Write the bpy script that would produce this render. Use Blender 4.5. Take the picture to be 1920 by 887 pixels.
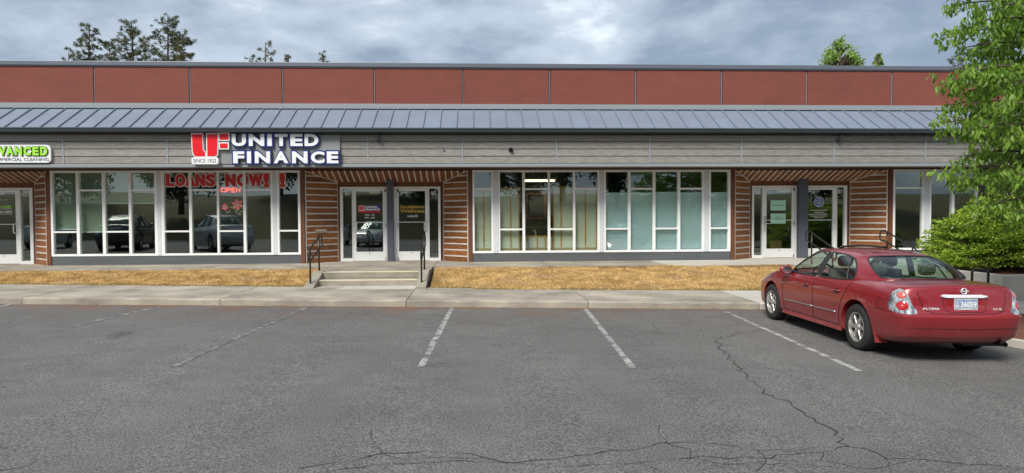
import bpy, bmesh, math, random
import numpy as np
from mathutils import Vector, Matrix
from mathutils.bvhtree import BVHTree
R = math.radians
rnd = random.Random(7)
rng = np.random.default_rng(11)
scene = bpy.context.scene
for o in list(bpy.data.objects): bpy.data.objects.remove(o)
C = scene.collection

# ------------------------------------------------------------------ camera
F, CX, CY, CAMH = 1300.0, 960.0, 443.5, 1.79
YAW, PITCH, ROLL = .0514, .027, .0051
_f = Vector((math.sin(YAW)*math.cos(PITCH), math.cos(YAW)*math.cos(PITCH), -math.sin(PITCH)))
_r0 = Vector((math.cos(YAW), -math.sin(YAW), 0)); _u0 = _r0.cross(_f)
_r = _r0*math.cos(ROLL) - _u0*math.sin(ROLL); _u = _r0*math.sin(ROLL) + _u0*math.cos(ROLL)
CAM = Vector((0, 0, CAMH))
cd = bpy.data.cameras.new('camera'); cam = bpy.data.objects.new('camera', cd); C.objects.link(cam)
cd.sensor_width = 36; cd.sensor_fit = 'HORIZONTAL'; cd.lens = F/1920*36; cd.clip_end = 2000; cd.clip_start = .05
cam.matrix_world = Matrix(((_r.x, _u.x, -_f.x, 0), (_r.y, _u.y, -_f.y, 0), (_r.z, _u.z, -_f.z, CAMH), (0, 0, 0, 1)))
scene.camera = cam

# ------------------------------------------------------------------ world, sun, exposure
SUN_EL, SUN_AZ = 46, 212          # azimuth: compass bearing of the sun, 0 = +Y, clockwise
w = bpy.data.worlds.new('World'); scene.world = w; w.use_nodes = True
nt = w.node_tree; N = nt.nodes; L = nt.links; N.clear()
def nd(t, **k):
    n = N.new(t)
    for a, b in k.items(): setattr(n, a, b)
    return n
sky = nd('ShaderNodeTexSky', sky_type='NISHITA'); sky.sun_disc = False
sky.sun_elevation = R(SUN_EL); sky.sun_rotation = R(SUN_AZ)
tc = nd('ShaderNodeTexCoord'); mp = nd('ShaderNodeMapping'); mp.inputs['Scale'].default_value = (1.0, 1.0, 2.3)
mp.inputs['Location'].default_value = (5.62, 4.1, 2.2)
L.new(tc.outputs['Generated'], mp.inputs['Vector'])
n1 = nd('ShaderNodeTexNoise'); n1.inputs['Scale'].default_value = 1.7; n1.inputs['Detail'].default_value = 9; n1.inputs['Roughness'].default_value = .52; n1.inputs['Distortion'].default_value = .35
n2 = nd('ShaderNodeTexNoise'); n2.inputs['Scale'].default_value = 5; n2.inputs['Detail'].default_value = 10; n2.inputs['Roughness'].default_value = .56; n2.inputs['Distortion'].default_value = .15
L.new(mp.outputs[0], n1.inputs['Vector']); L.new(mp.outputs[0], n2.inputs['Vector'])
mx = nd('ShaderNodeMix', data_type='FLOAT'); mx.inputs[0].default_value = .40
L.new(n1.outputs['Fac'], mx.inputs[2]); L.new(n2.outputs['Fac'], mx.inputs[3])
rp = nd('ShaderNodeValToRGB'); cr = rp.color_ramp
cr.elements[0].position = .33; cr.elements[0].color = (.095, .13, .185, 1)
cr.elements[1].position = .635; cr.elements[1].color = (.82, .85, .87, 1)
e = cr.elements.new(.45); e.color = (.18, .222, .285, 1)
e = cr.elements.new(.55); e.color = (.37, .425, .485, 1)
L.new(mx.outputs[0], rp.inputs[0])
sc_ = nd('ShaderNodeVectorMath', operation='SCALE'); sc_.inputs['Scale'].default_value = .10
L.new(sky.outputs[0], sc_.inputs[0])
mc = nd('ShaderNodeMix', data_type='RGBA'); mc.inputs[0].default_value = .88
L.new(sc_.outputs[0], mc.inputs[6]); L.new(rp.outputs[0], mc.inputs[7])
bg = nd('ShaderNodeBackground'); bg.inputs['Strength'].default_value = 1.08
L.new(mc.outputs[2], bg.inputs[0]); wo = nd('ShaderNodeOutputWorld'); L.new(bg.outputs[0], wo.inputs[0])
sd = bpy.data.lights.new('sun', 'SUN'); sun = bpy.data.objects.new('sun', sd); C.objects.link(sun)
sd.energy = 2.9; sd.angle = R(22); sd.color = (1, .95, .87)
_sv = Vector((math.sin(R(SUN_AZ))*math.cos(R(SUN_EL)), math.cos(R(SUN_AZ))*math.cos(R(SUN_EL)), math.sin(R(SUN_EL))))
sun.rotation_euler = (-_sv).to_track_quat('-Z', 'Y').to_euler()
vs = scene.view_settings; vs.view_transform = 'Standard'; vs.look = 'None'; vs.gamma = 1; vs.exposure = .66

# ------------------------------------------------------------------ pixel -> place
def ray(px, py): return _f + _r*((px-CX)/F) + _u*((CY-py)/F)
def onY(px, py, Y):
    d = ray(px, py); t = Y/d.y; return CAM + d*t
def XY(px, Y, py=400): return onY(px, py, Y).x
SL = .012
def gz(X): return -SL*X
def onG(px, py, z0=0.0):
    d = ray(px, py); t = (z0-CAMH)/(d.z+SL*d.x); return CAM + d*t
def onZ(px, py, z):
    d = ray(px, py); t = (z-CAMH)/d.z; return CAM + d*t

# ------------------------------------------------------------------ materials
def lin(r, g, b):
    f = lambda c: (c/255/12.92) if c/255 <= .04045 else ((c/255+.055)/1.055)**2.4
    return (f(r), f(g), f(b), 1)
MATS = {}
def mat(name, col, rough=.6, metal=0, var=0, vscale=(4, 4, 4), detail=5, bump=0, bscale=None, objvar=0, spec=.5, coat=0, col2=None, coord='Object', trans=0, dist=.01, contrast=1.0):
    m = bpy.data.materials.new(name); m.use_nodes = True; MATS[name] = m
    n = m.node_tree.nodes; l = m.node_tree.links; b = n['Principled BSDF']
    col = tuple(col)+((1,) if len(col) == 3 else ())
    b.inputs['Base Color'].default_value = col; b.inputs['Roughness'].default_value = rough
    b.inputs['Metallic'].default_value = metal; b.inputs['Specular IOR Level'].default_value = spec
    b.inputs['Coat Weight'].default_value = coat; b.inputs['Coat Roughness'].default_value = .04
    last = None
    if var or col2 or bump:
        t = n.new('ShaderNodeTexCoord'); mpn = n.new('ShaderNodeMapping'); mpn.inputs['Scale'].default_value = vscale
        l.new(t.outputs[coord], mpn.inputs[0])
        if objvar:
            oi = n.new('ShaderNodeObjectInfo'); vm = n.new('ShaderNodeVectorMath'); vm.operation = 'SCALE'; vm.inputs[0].default_value = (13.1, 7.7, 5.3)
            l.new(oi.outputs['Random'], vm.inputs['Scale']); l.new(vm.outputs[0], mpn.inputs['Location'])
        tx = n.new('ShaderNodeTexNoise'); tx.inputs['Scale'].default_value = 1; tx.inputs['Detail'].default_value = detail; tx.inputs['Roughness'].default_value = .6
        l.new(mpn.outputs[0], tx.inputs['Vector'])
        if var or col2:
            c2 = col2 or tuple(min(1, c*(1-var)) for c in col[:3])+(1,)
            c1 = col if col2 else tuple(min(1, c*(1+var)) for c in col[:3])+(1,)
            r_ = n.new('ShaderNodeValToRGB'); r_.color_ramp.elements[0].position = .5-.2/contrast; r_.color_ramp.elements[1].position = .5+.2/contrast
            r_.color_ramp.elements[0].color = tuple(c2)[:3]+(1,); r_.color_ramp.elements[1].color = c1
            l.new(tx.outputs['Fac'], r_.inputs[0]); last = r_.outputs[0]
        if bump:
            bt = tx
            if bscale:
                mp2 = n.new('ShaderNodeMapping'); mp2.inputs['Scale'].default_value = bscale; l.new(t.outputs[coord], mp2.inputs[0])
                bt = n.new('ShaderNodeTexNoise'); bt.inputs['Scale'].default_value = 1; bt.inputs['Detail'].default_value = 4; l.new(mp2.outputs[0], bt.inputs['Vector'])
            bn = n.new('ShaderNodeBump'); bn.inputs['Strength'].default_value = bump; bn.inputs['Distance'].default_value = dist
            l.new(bt.outputs['Fac'], bn.inputs['Height']); l.new(bn.outputs[0], b.inputs['Normal'])
    if objvar:
        oi2 = n.new('ShaderNodeObjectInfo'); mr = n.new('ShaderNodeMapRange'); mr.inputs['To Min'].default_value = 1-objvar; mr.inputs['To Max'].default_value = 1+objvar
        l.new(oi2.outputs['Random'], mr.inputs['Value'])
        hv = n.new('ShaderNodeHueSaturation'); hv.inputs['Color'].default_value = col
        l.new(mr.outputs[0], hv.inputs['Value'])
        if last: l.new(last, hv.inputs['Color'])
        last = hv.outputs[0]
    if last: l.new(last, b.inputs['Base Color'])
    if trans:
        tr = n.new('ShaderNodeBsdfTranslucent'); ms = n.new('ShaderNodeMixShader'); ms.inputs[0].default_value = trans
        if last: l.new(last, tr.inputs[0])
        else: tr.inputs[0].default_value = col
        l.new(b.outputs[0], ms.inputs[1]); l.new(tr.outputs[0], ms.inputs[2]); l.new(ms.outputs[0], n['Material Output'].inputs[0])
    return m
def glass(name, tint, refl, rough=0.0, wavy=0):
    m = bpy.data.materials.new(name); m.use_nodes = True; MATS[name] = m
    n = m.node_tree.nodes; l = m.node_tree.links; n.clear()
    o = n.new('ShaderNodeOutputMaterial'); t = n.new('ShaderNodeBsdfTransparent'); t.inputs[0].default_value = tuple(tint)+(1,)
    g = n.new('ShaderNodeBsdfGlossy'); g.inputs['Roughness'].default_value = rough; g.inputs[0].default_value = (.95, 1, .98, 1)
    lw = n.new('ShaderNodeLayerWeight'); lw.inputs[0].default_value = .5
    fr = n.new('ShaderNodeMath'); fr.operation = 'POWER'; fr.inputs[1].default_value = 5; l.new(lw.outputs['Facing'], fr.inputs[0])
    a = n.new('ShaderNodeMath'); a.operation = 'ADD'; a.inputs[1].default_value = refl+.04; a.use_clamp = True
    l.new(fr.outputs[0], a.inputs[0]); ms = n.new('ShaderNodeMixShader')
    l.new(a.outputs[0], ms.inputs[0]); l.new(t.outputs[0], ms.inputs[1]); l.new(g.outputs[0], ms.inputs[2]); l.new(ms.outputs[0], o.inputs[0])
    if wavy:
        tcn = n.new('ShaderNodeTexCoord'); tx = n.new('ShaderNodeTexNoise'); tx.inputs['Scale'].default_value = 1.1; tx.inputs['Detail'].default_value = 1
        bn = n.new('ShaderNodeBump'); bn.inputs['Strength'].default_value = wavy; bn.inputs['Distance'].default_value = .01
        l.new(tcn.outputs['Object'], tx.inputs['Vector']); l.new(tx.outputs['Fac'], bn.inputs['Height']); l.new(bn.outputs[0], g.inputs['Normal'])
    return m
def emis(name, col, s):
    m = bpy.data.materials.new(name); m.use_nodes = True; MATS[name] = m
    b = m.node_tree.nodes['Principled BSDF']; b.inputs['Base Color'].default_value = tuple(col)+(1,)
    b.inputs['Emission Color'].default_value = tuple(col)+(1,); b.inputs['Emission Strength'].default_value = s
    return m
mat('white_frame', (.80, .81, .80), .45, var=.05, vscale=(2, 2, 2))
mat('post_grey', (.58, .61, .63), .5, var=.05, vscale=(2, 2, 2))
mat('base_grey', (.085, .095, .1), .65, var=.15, vscale=(.6, .6, 6), bump=.1)
mat('column_slate', (.075, .085, .11), .6, var=.12, vscale=(3, 3, 3))
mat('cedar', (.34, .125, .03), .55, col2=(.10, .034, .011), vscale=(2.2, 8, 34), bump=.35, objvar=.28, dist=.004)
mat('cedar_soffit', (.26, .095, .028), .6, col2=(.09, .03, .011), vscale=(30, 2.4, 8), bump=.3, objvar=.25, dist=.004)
mat('brown_trim', (.17, .058, .02), .6, col2=(.09, .03, .012), vscale=(20, 20, 2), bump=.2, dist=.003)
mat('header_brown', (.06, .02, .011), .6, col2=(.035, .012, .008), vscale=(2, 20, 20))
mat('reveal_grey', (.56, .53, .48), .6, var=.12, vscale=(3, 3, 8))
mat('siding', (.31, .302, .282), .6, col2=(.175, .17, .16), vscale=(4.5, 4.5, 70), detail=9, bump=.7, objvar=.06, dist=.008, contrast=1.25)
mat('siding_dark', (.07, .07, .072), .65, col2=(.045, .045, .047), vscale=(2.2, 2.2, 40), bump=.4, objvar=.06, dist=.006)
mat('trim_steel', (.25, .28, .30), .45, var=.06, vscale=(.5, 2, 2))
mat('seam_strip', (.28, .31, .34), .45)
mat('roof_metal', (.215, .26, .335), .45, metal=.2, var=.07, vscale=(1.2, 1.2, 1.2), objvar=.04)
mat('gutter_slate', (.042, .052, .058), .4, metal=.2, var=.1, vscale=(.5, 3, 3))
mat('parapet_cap', (.14, .155, .185), .4, metal=.3, var=.06, vscale=(.4, 2, 2))
mat('red_stucco', (.215, .063, .045), .9, col2=(.175, .050, .037), vscale=(1.6, 1.6, 3.2), detail=8, bump=.6, bscale=(26, 26, 60), objvar=.05, dist=.012, contrast=.8)
mat('alu_strip', (.10, .105, .11), .5)
mat('roof_dark', (.05, .05, .05), .9)
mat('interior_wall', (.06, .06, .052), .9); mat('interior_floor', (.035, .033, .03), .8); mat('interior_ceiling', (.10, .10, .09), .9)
mat('concrete', (.41, .37, .30), .85, col2=(.21, .187, .155), vscale=(1.1, 1.1, 1.1), detail=10, contrast=1.25, bump=.3, bscale=(60, 60, 60), objvar=.07, dist=.004)
mat('concrete_new', (.52, .495, .44), .85, col2=(.42, .40, .35), vscale=(1.3, 1.3, 1.3), detail=8, bump=.25, bscale=(60, 60, 60), dist=.004)
mat('concrete_step', (.36, .33, .265), .85, col2=(.22, .20, .16), vscale=(2.4, 2.4, 5), detail=9, bump=.3, bscale=(70, 70, 70), dist=.004)
mat('nosing', (.62, .56, .40), .8, var=.12, vscale=(3, 9, 9))
mat('joint', (.07, .055, .045), .95)
mat('black_paint', (.012, .012, .013), .35, var=.2, vscale=(9, 9, 9))
mat('rust', (.22, .075, .02), .9, var=.3, vscale=(30, 30, 30))
mat('paint_line', (.55, .55, .53), .8)
mat('crack', (.030, .027, .024), .95, var=.4, vscale=(6, 6, 6))
mat('mulch', (.20, .075, .032), .95, col2=(.08, .03, .015), vscale=(24, 24, 24), bump=.9, dist=.03)
mat('soil', (.42, .28, .13), .95, col2=(.20, .12, .055), vscale=(5, 5, 5), bump=.5, bscale=(50, 50, 50), dist=.02)
mat('white_plastic', (.78, .80, .82), .35); mat('sign_blue', (.018, .03, .17), .35); mat('sign_red', (.72, .008, .018), .35)
mat('sign_grey', (.235, .25, .25), .45, var=.05, vscale=(1, 1, 1)); mat('dark_text', (.05, .055, .075), .5)
mat('lime', (.34, .75, .06), .35); mat('lime_dark', (.02, .07, .015), .4)
mat('banner_red', (.50, .022, .022), .5, var=.08); mat('banner_edge', (.80, .74, .68), .5); mat('black_board', (.01, .012, .014), .5)
emis('neon', (1, .07, .04), 2.0); emis('tube_lamp', (1, .86, .55), 4.0); emis('tube_blue', (.1, .15, 1), 1.2)
mat('petal', (.78, .27, .23), .6, var=.15, vscale=(12, 12, 12)); mat('petal_line', (.12, .02, .02), .6); mat('leaf_decal', (.06, .42, .06), .6)
mat('gold', (.55, .36, .05), .5); mat('paper_green', (.42, .72, .56), .8); mat('seal_blue', (.13, .19, .42), .6)
mat('brass', (.42, .34, .18), .4, metal=.5)
mat('steel', (.6, .6, .6), .3, metal=.9)
mat('shoji', (.50, .50, .41), .8, var=.06, vscale=(40, 2, 40)); mat('shoji_wood', (.40, .22, .04), .5, var=.2, vscale=(9, 9, 2))
mat('blind_slat', (.70, .86, .92), .6); mat('roller_dark', (.06, .068, .05), .85); mat('roller', (.27, .32, .25), .85, var=.05, vscale=(3, 3, 3)); mat('roller_hem', (.85, .9, .85), .6)
mat('frame_wood', (.5, .22, .11), .5, var=.2, vscale=(9, 9, 9)); mat('mirror_dark', (.05, .045, .04), .3)
mat('carton', (.32, .18, .075), .8, var=.1)
glass('window_glass', (.93, .975, .95), .075, wavy=.02)
glass('car_glass', (.72, .87, .80), .05)
mat('paint_red', (.25, .005, .011), .35, metal=.2, coat=.8, var=.10, vscale=(1.5, 1.5, 1.5))
mat('paint_dust', (.27, .06, .06), .6, coat=.2, var=.12, vscale=(5, 5, 5))
mat('car_black', (.012, .012, .012), .5); mat('tyre', (.018, .018, .018), .85, var=.25, vscale=(12, 12, 12)); mat('alloy', (.58, .57, .55), .3, metal=.8)
mat('chrome', (.85, .85, .86), .18, metal=1); mat('badge_metal', (.72, .72, .74), .3, metal=.3); mat('car_trim', (.025, .025, .027), .5); mat('seat', (.07, .065, .06), .8); mat('cabin_dark', (.03, .03, .032), .8)
mat('lens_clear', (.62, .66, .68), .15, metal=.5, col2=(.10, .11, .12), vscale=(17, 17, 9), detail=2, coat=1, contrast=1.6); mat('lens_red', (.45, .008, .01), .15, coat=1); mat('lens_pink', (.55, .12, .10), .18, coat=1)
mat('plate_blue', (.16, .27, .5), .4, col2=(.5, .5, .42), vscale=(5, 5, 9)); mat('plate_edge', (.6, .6, .58), .4)
mat('seam', (.014, .003, .004), .7)
mat('bark', (.10, .075, .055), .9, col2=(.05, .037, .028), vscale=(9, 9, 3), bump=.6, dist=.02)
mat('leaf_cherry', (.29, .47, .06), .45, col2=(.075, .17, .02), vscale=(5, 5, 5), contrast=1.5, trans=.46)
mat('leaf_shrub', (.44, .58, .06), .5, col2=(.15, .27, .025), vscale=(5, 5, 5), contrast=1.5, trans=.35)
mat('leaf_light', (.34, .50, .10), .5, col2=(.20, .34, .06), vscale=(2, 2, 2), trans=.4)
mat('leaf_far', (.07, .11, .03), .6, col2=(.04, .065, .02), vscale=(1, 1, 1), trans=.2)
mat('needle', (.125, .145, .065), .7, col2=(.06, .078, .036), vscale=(2, 2, 2))
mat('needle_gold', (.15, .125, .035), .7, col2=(.07, .075, .025), vscale=(3, 3, 3))
mat('dry_grass', (.84, .61, .28), .9, col2=(.52, .34, .13), vscale=(2.6, 2.6, 2.6), detail=8, contrast=1.5, trans=.2)
mat('green_grass', (.13, .16, .03), .9, col2=(.22, .17, .05), vscale=(4, 4, 4))
mat('litter', (.20, .09, .035), .95, var=.4, vscale=(20, 20, 20)); mat('blossom_litter', (.55, .42, .25), .9)
mat('bank_grass', (.12, .105, .04), .95, col2=(.07, .07, .03), vscale=(.3, .3, .3))

def dusty(m):
    n = m.node_tree.nodes; l = m.node_tree.links; b = n['Principled BSDF']; src = b.inputs['Base Color'].links[0].from_socket
    t = n.new('ShaderNodeTexCoord'); sx = n.new('ShaderNodeSeparateXYZ'); l.new(t.outputs['Object'], sx.inputs[0])
    mr = n.new('ShaderNodeMapRange'); mr.inputs['From Min'].default_value = .72; mr.inputs['From Max'].default_value = .25; mr.inputs['To Max'].default_value = .5; l.new(sx.outputs[2], mr.inputs['Value'])
    tx = n.new('ShaderNodeTexNoise'); mp_ = n.new('ShaderNodeMapping'); mp_.inputs['Scale'].default_value = (7, 7, 1.6); l.new(t.outputs['Object'], mp_.inputs[0]); l.new(mp_.outputs[0], tx.inputs['Vector']); tx.inputs['Scale'].default_value = 1; tx.inputs['Detail'].default_value = 6
    mu = n.new('ShaderNodeMath'); mu.operation = 'MULTIPLY'; l.new(mr.outputs[0], mu.inputs[0]); l.new(tx.outputs['Fac'], mu.inputs[1])
    x = n.new('ShaderNodeMix'); x.data_type = 'RGBA'; x.inputs[7].default_value = (.30, .15, .14, 1); l.new(mu.outputs[0], x.inputs[0]); l.new(src, x.inputs[6]); l.new(x.outputs[2], b.inputs['Base Color'])
    c = n.new('ShaderNodeMapRange'); c.inputs['From Max'].default_value = .35; c.inputs['To Min'].default_value = .9; c.inputs['To Max'].default_value = .15; l.new(mu.outputs[0], c.inputs['Value']); l.new(c.outputs[0], b.inputs['Coat Weight'])
dusty(MATS['paint_red'])
def asphalt():
    m = bpy.data.materials.new('asphalt'); m.use_nodes = True; MATS['asphalt'] = m
    n = m.node_tree.nodes; l = m.node_tree.links; b = n['Principled BSDF']; b.inputs['Roughness'].default_value = .85
    t = n.new('ShaderNodeTexCoord')
    def noise(s, d=4, r=.6):
        x = n.new('ShaderNodeTexNoise'); x.inputs['Scale'].default_value = s; x.inputs['Detail'].default_value = d; x.inputs['Roughness'].default_value = r
        l.new(t.outputs['Object'], x.inputs['Vector']); return x
    def ramp(src, p0, c0, p1, c1):
        x = n.new('ShaderNodeValToRGB'); x.color_ramp.elements[0].position = p0; x.color_ramp.elements[1].position = p1
        x.color_ramp.elements[0].color = c0; x.color_ramp.elements[1].color = c1; l.new(src, x.inputs[0]); return x
    def mixc(f, a, bb, mode='MIX'):
        x = n.new('ShaderNodeMix'); x.data_type = 'RGBA'; x.blend_type = mode
        for i, v in ((0, f), (6, a), (7, bb)):
            if isinstance(v, (tuple, float, int)): x.inputs[i].default_value = v
            else: l.new(v, x.inputs[i])
        return x.outputs[2]
    big = noise(.35, 6); base = ramp(big.outputs['Fac'], .3, (.092, .091, .089, 1), .7, (.130, .128, .125, 1))
    fine = noise(58, 4, .75); fr = ramp(fine.outputs['Fac'], .38, (.28, .28, .28, 1), .64, (2.0, 1.96, 1.9, 1))
    med = noise(2.3, 6, .65); mr_ = ramp(med.outputs['Fac'], .3, (.87, .87, .87, 1), .7, (1.12, 1.12, 1.12, 1)); oil = noise(.8, 3, .5); orr = ramp(oil.outputs['Fac'], .66, (1, 1, 1, 1), .74, (.62, .62, .63, 1))
    base = type('o', (), {'outputs': [mixc(1.0, mixc(1.0, base.outputs[0], mr_.outputs[0], 'MULTIPLY'), orr.outputs[0], 'MULTIPLY')]})()
    c = mixc(1.0, base.outputs[0], fr.outputs[0], 'MULTIPLY')
    vo = n.new('ShaderNodeTexVoronoi'); vo.inputs['Scale'].default_value = 24; l.new(t.outputs['Object'], vo.inputs['Vector'])
    sp = ramp(vo.outputs['Distance'], .06, (1, 1, 1, 1), .11, (0, 0, 0, 1))
    cm = n.new('ShaderNodeSeparateColor'); l.new(vo.outputs['Color'], cm.inputs[0])
    gt = n.new('ShaderNodeMath'); gt.operation = 'GREATER_THAN'; gt.inputs[1].default_value = .86; l.new(cm.outputs[0], gt.inputs[0])
    mu = n.new('ShaderNodeMath'); mu.operation = 'MULTIPLY'; l.new(sp.outputs[0], mu.inputs[0]); l.new(gt.outputs[0], mu.inputs[1])
    c = mixc(mu.outputs[0], c, (.42, .37, .31, 1))
    # brown dirt washed against the kerb: distance from the kerb line Y = 13.87-.055 X
    sx = n.new('ShaderNodeSeparateXYZ'); l.new(t.outputs['Object'], sx.inputs[0])
    k = n.new('ShaderNodeMath'); k.operation = 'MULTIPLY_ADD'; l.new(sx.outputs[0], k.inputs[0]); k.inputs[1].default_value = .055; l.new(sx.outputs[1], k.inputs[2])
    mr = n.new('ShaderNodeMapRange'); mr.inputs['From Min'].default_value = 11.6; mr.inputs['From Max'].default_value = 13.85; l.new(k.outputs[0], mr.inputs['Value'])
    dn = noise(.9, 7, .65); dr = ramp(dn.outputs['Fac'], .47, (0, 0, 0, 1), .68, (1, 1, 1, 1))
    m2 = n.new('ShaderNodeMath'); m2.operation = 'MULTIPLY'; l.new(mr.outputs[0], m2.inputs[0]); l.new(dr.outputs[0], m2.inputs[1])
    c = mixc(m2.outputs[0], c, (.17, .085, .045, 1))
    mr2 = n.new('ShaderNodeMapRange'); mr2.inputs['From Min'].default_value = 13.45; mr2.inputs['From Max'].default_value = 13.85; l.new(k.outputs[0], mr2.inputs['Value'])
    d2 = noise(5, 5); dr2 = ramp(d2.outputs['Fac'], .38, (0, 0, 0, 1), .6, (.9, .9, .9, 1))
    m3 = n.new('ShaderNodeMath'); m3.operation = 'MULTIPLY'; l.new(mr2.outputs[0], m3.inputs[0]); l.new(dr2.outputs[0], m3.inputs[1])
    c = mixc(m3.outputs[0], c, (.16, .07, .035, 1))
    l.new(c, b.inputs['Base Color'])
    bn = n.new('ShaderNodeBump'); bn.inputs['Strength'].default_value = .5; bn.inputs['Distance'].default_value = .006
    l.new(fine.outputs['Fac'], bn.inputs['Height']); l.new(bn.outputs[0], b.inputs['Normal'])
asphalt()
def worn_line():
    m = MATS['paint_line']; n = m.node_tree.nodes; l = m.node_tree.links; b = n['Principled BSDF']
    t = n.new('ShaderNodeTexCoord'); a = n.new('ShaderNodeTexNoise'); a.inputs['Scale'].default_value = 26; a.inputs['Detail'].default_value = 6; a.inputs['Roughness'].default_value = .75
    c = n.new('ShaderNodeTexNoise'); c.inputs['Scale'].default_value = 5; c.inputs['Detail'].default_value = 5
    l.new(t.outputs['Object'], a.inputs['Vector']); l.new(t.outputs['Object'], c.inputs['Vector'])
    s = n.new('ShaderNodeMath'); s.operation = 'ADD'; l.new(a.outputs['Fac'], s.inputs[0]); l.new(c.outputs['Fac'], s.inputs[1])
    r = n.new('ShaderNodeValToRGB'); r.color_ramp.elements[0].position = .43; r.color_ramp.elements[1].position = .58
    h = n.new('ShaderNodeMath'); h.operation = 'MULTIPLY'; h.inputs[1].default_value = .5; l.new(s.outputs[0], h.inputs[0]); l.new(h.outputs[0], r.inputs[0])
    x = n.new('ShaderNodeMix'); x.data_type = 'RGBA'; x.inputs[6].default_value = (.10, .099, .097, 1); x.inputs[7].default_value = (.40, .395, .375, 1)
    l.new(r.outputs[0], x.inputs[0]); l.new(x.outputs[2], b.inputs['Base Color'])
worn_line()
fm = MATS['paint_line'].copy(); fm.name = 'paint_line_faint'; MATS['paint_line_faint'] = fm
for n_f in fm.node_tree.nodes:
    if n_f.type == 'VALTORGB': n_f.color_ramp.elements[0].position = .50; n_f.color_ramp.elements[1].position = .62

# ------------------------------------------------------------------ mesh helpers
class MB:
    def __init__(s): s.v = []; s.f = []; s.m = []
    def add(s, vs, fs, mi=0):
        k = len(s.v); s.v += [tuple(p) for p in vs]; s.f += [tuple(i+k for i in f) for f in fs]; s.m += [mi]*len(fs); return s
    def box(s, x0, x1, y0, y1, z0, z1, mi=0):
        return s.add([(x0, y0, z0), (x1, y0, z0), (x1, y1, z0), (x0, y1, z0), (x0, y0, z1), (x1, y0, z1), (x1, y1, z1), (x0, y1, z1)],
                     [(0, 3, 2, 1), (4, 5, 6, 7), (0, 1, 5, 4), (1, 2, 6, 5), (2, 3, 7, 6), (3, 0, 4, 7)], mi)
    def prism(s, pts, off, mi=0):
        n = len(pts); off = Vector(off); a = [Vector(p) for p in pts]; b = [p+off for p in a]
        nrm = Vector((0, 0, 0))
        for i in range(n): nrm += a[i].cross(a[(i+1) % n])
        if nrm.dot(off) > 0: a.reverse(); b.reverse()
        return s.add(a+b, [tuple(range(n)), tuple(range(2*n-1, n-1, -1))]+[(i, i+n, (i+1) % n+n, (i+1) % n) for i in range(n)], mi)
    def tube(s, path, rad, seg=8, closed=False, mi=0, caps=True):
        P = [Vector(p) for p in path]; n = len(P); k = len(s.v); rad = rad if isinstance(rad, (list, tuple)) else [rad]*n
        up = None; rings = []
        for i in range(n):
            a = P[(i-1) % n] if (closed or i > 0) else P[i]; b = P[(i+1) % n] if (closed or i < n-1) else P[i]
            t = (b-a).normalized()
            if up is None: up = t.orthogonal().normalized()
            else:
                up = (up-t*up.dot(t))
                up = up.normalized() if up.length > 1e-6 else t.orthogonal().normalized()
            sd_ = t.cross(up)
            rings.append([P[i]+(up*math.cos(2*math.pi*j/seg)+sd_*math.sin(2*math.pi*j/seg))*rad[i] for j in range(seg)])
        vs_ = [p for r_ in rings for p in r_]; fs = []
        for i in range(n if closed else n-1):
            i2 = (i+1) % n
            for j in range(seg): fs.append((i*seg+j, i*seg+(j+1) % seg, i2*seg+(j+1) % seg, i2*seg+j))
        if caps and not closed: fs += [tuple(range(seg-1, -1, -1)), tuple((n-1)*seg+j for j in range(seg))]
        return s.add(vs_, fs, mi)
    def lathe(s, prof, axis='x', seg=32, origin=(0, 0, 0), mi=0, closed=False):
        n = len(prof); vs_ = []; fs = []
        for j in range(seg):
            a = 2*math.pi*j/seg
            for (h, r_) in prof:
                if axis == 'x': vs_.append((origin[0]+h, origin[1]+r_*math.cos(a), origin[2]+r_*math.sin(a)))
                elif axis == 'y': vs_.append((origin[0]+r_*math.cos(a), origin[1]+h, origin[2]+r_*math.sin(a)))
                else: vs_.append((origin[0]+r_*math.cos(a), origin[1]+r_*math.sin(a), origin[2]+h))
        for j in range(seg):
            j2 = (j+1) % seg
            for i in range(n if closed else n-1):
                i2 = (i+1) % n; fs.append((j*n+i, j2*n+i, j2*n+i2, j*n+i2))
        return s.add(vs_, fs, mi)
    def mesh(s, name, mats):
        me = bpy.data.meshes.new(name); me.from_pydata(s.v, [], s.f)
        for m in (mats if isinstance(mats, (list, tuple)) else [mats]): me.materials.append(MATS[m])
        if max(s.m, default=0): me.polygons.foreach_set('material_index', s.m)
        me.update(); return me
    def build(s, name, mats, parent=None, smooth=False, fix=False, bevel=0):
        me = s.mesh(name, mats)
        if fix:
            b = bmesh.new(); b.from_mesh(me); bmesh.ops.recalc_face_normals(b, faces=b.faces); b.to_mesh(me); b.free()
        if smooth: me.polygons.foreach_set('use_smooth', [True]*len(me.polygons))
        o = link(name, me, parent)
        if bevel:
            md = o.modifiers.new('bevel', 'BEVEL'); md.width = bevel; md.segments = 2; md.limit_method = 'ANGLE'
        return o
def link(name, me, parent=None):
    o = bpy.data.objects.new(name, me); C.objects.link(o)
    if parent: o.parent = parent
    return o
def tag(o, label=None, cat=None, group=None, kind=None):
    if label: o['label'] = label
    if cat: o['category'] = cat
    if group: o['group'] = group
    if kind: o['kind'] = kind
    return o
def empty(name, loc=(0, 0, 0), **k):
    o = bpy.data.objects.new(name, None); C.objects.link(o); o.location = loc; o.empty_display_size = .1; return tag(o, **k)
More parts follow.
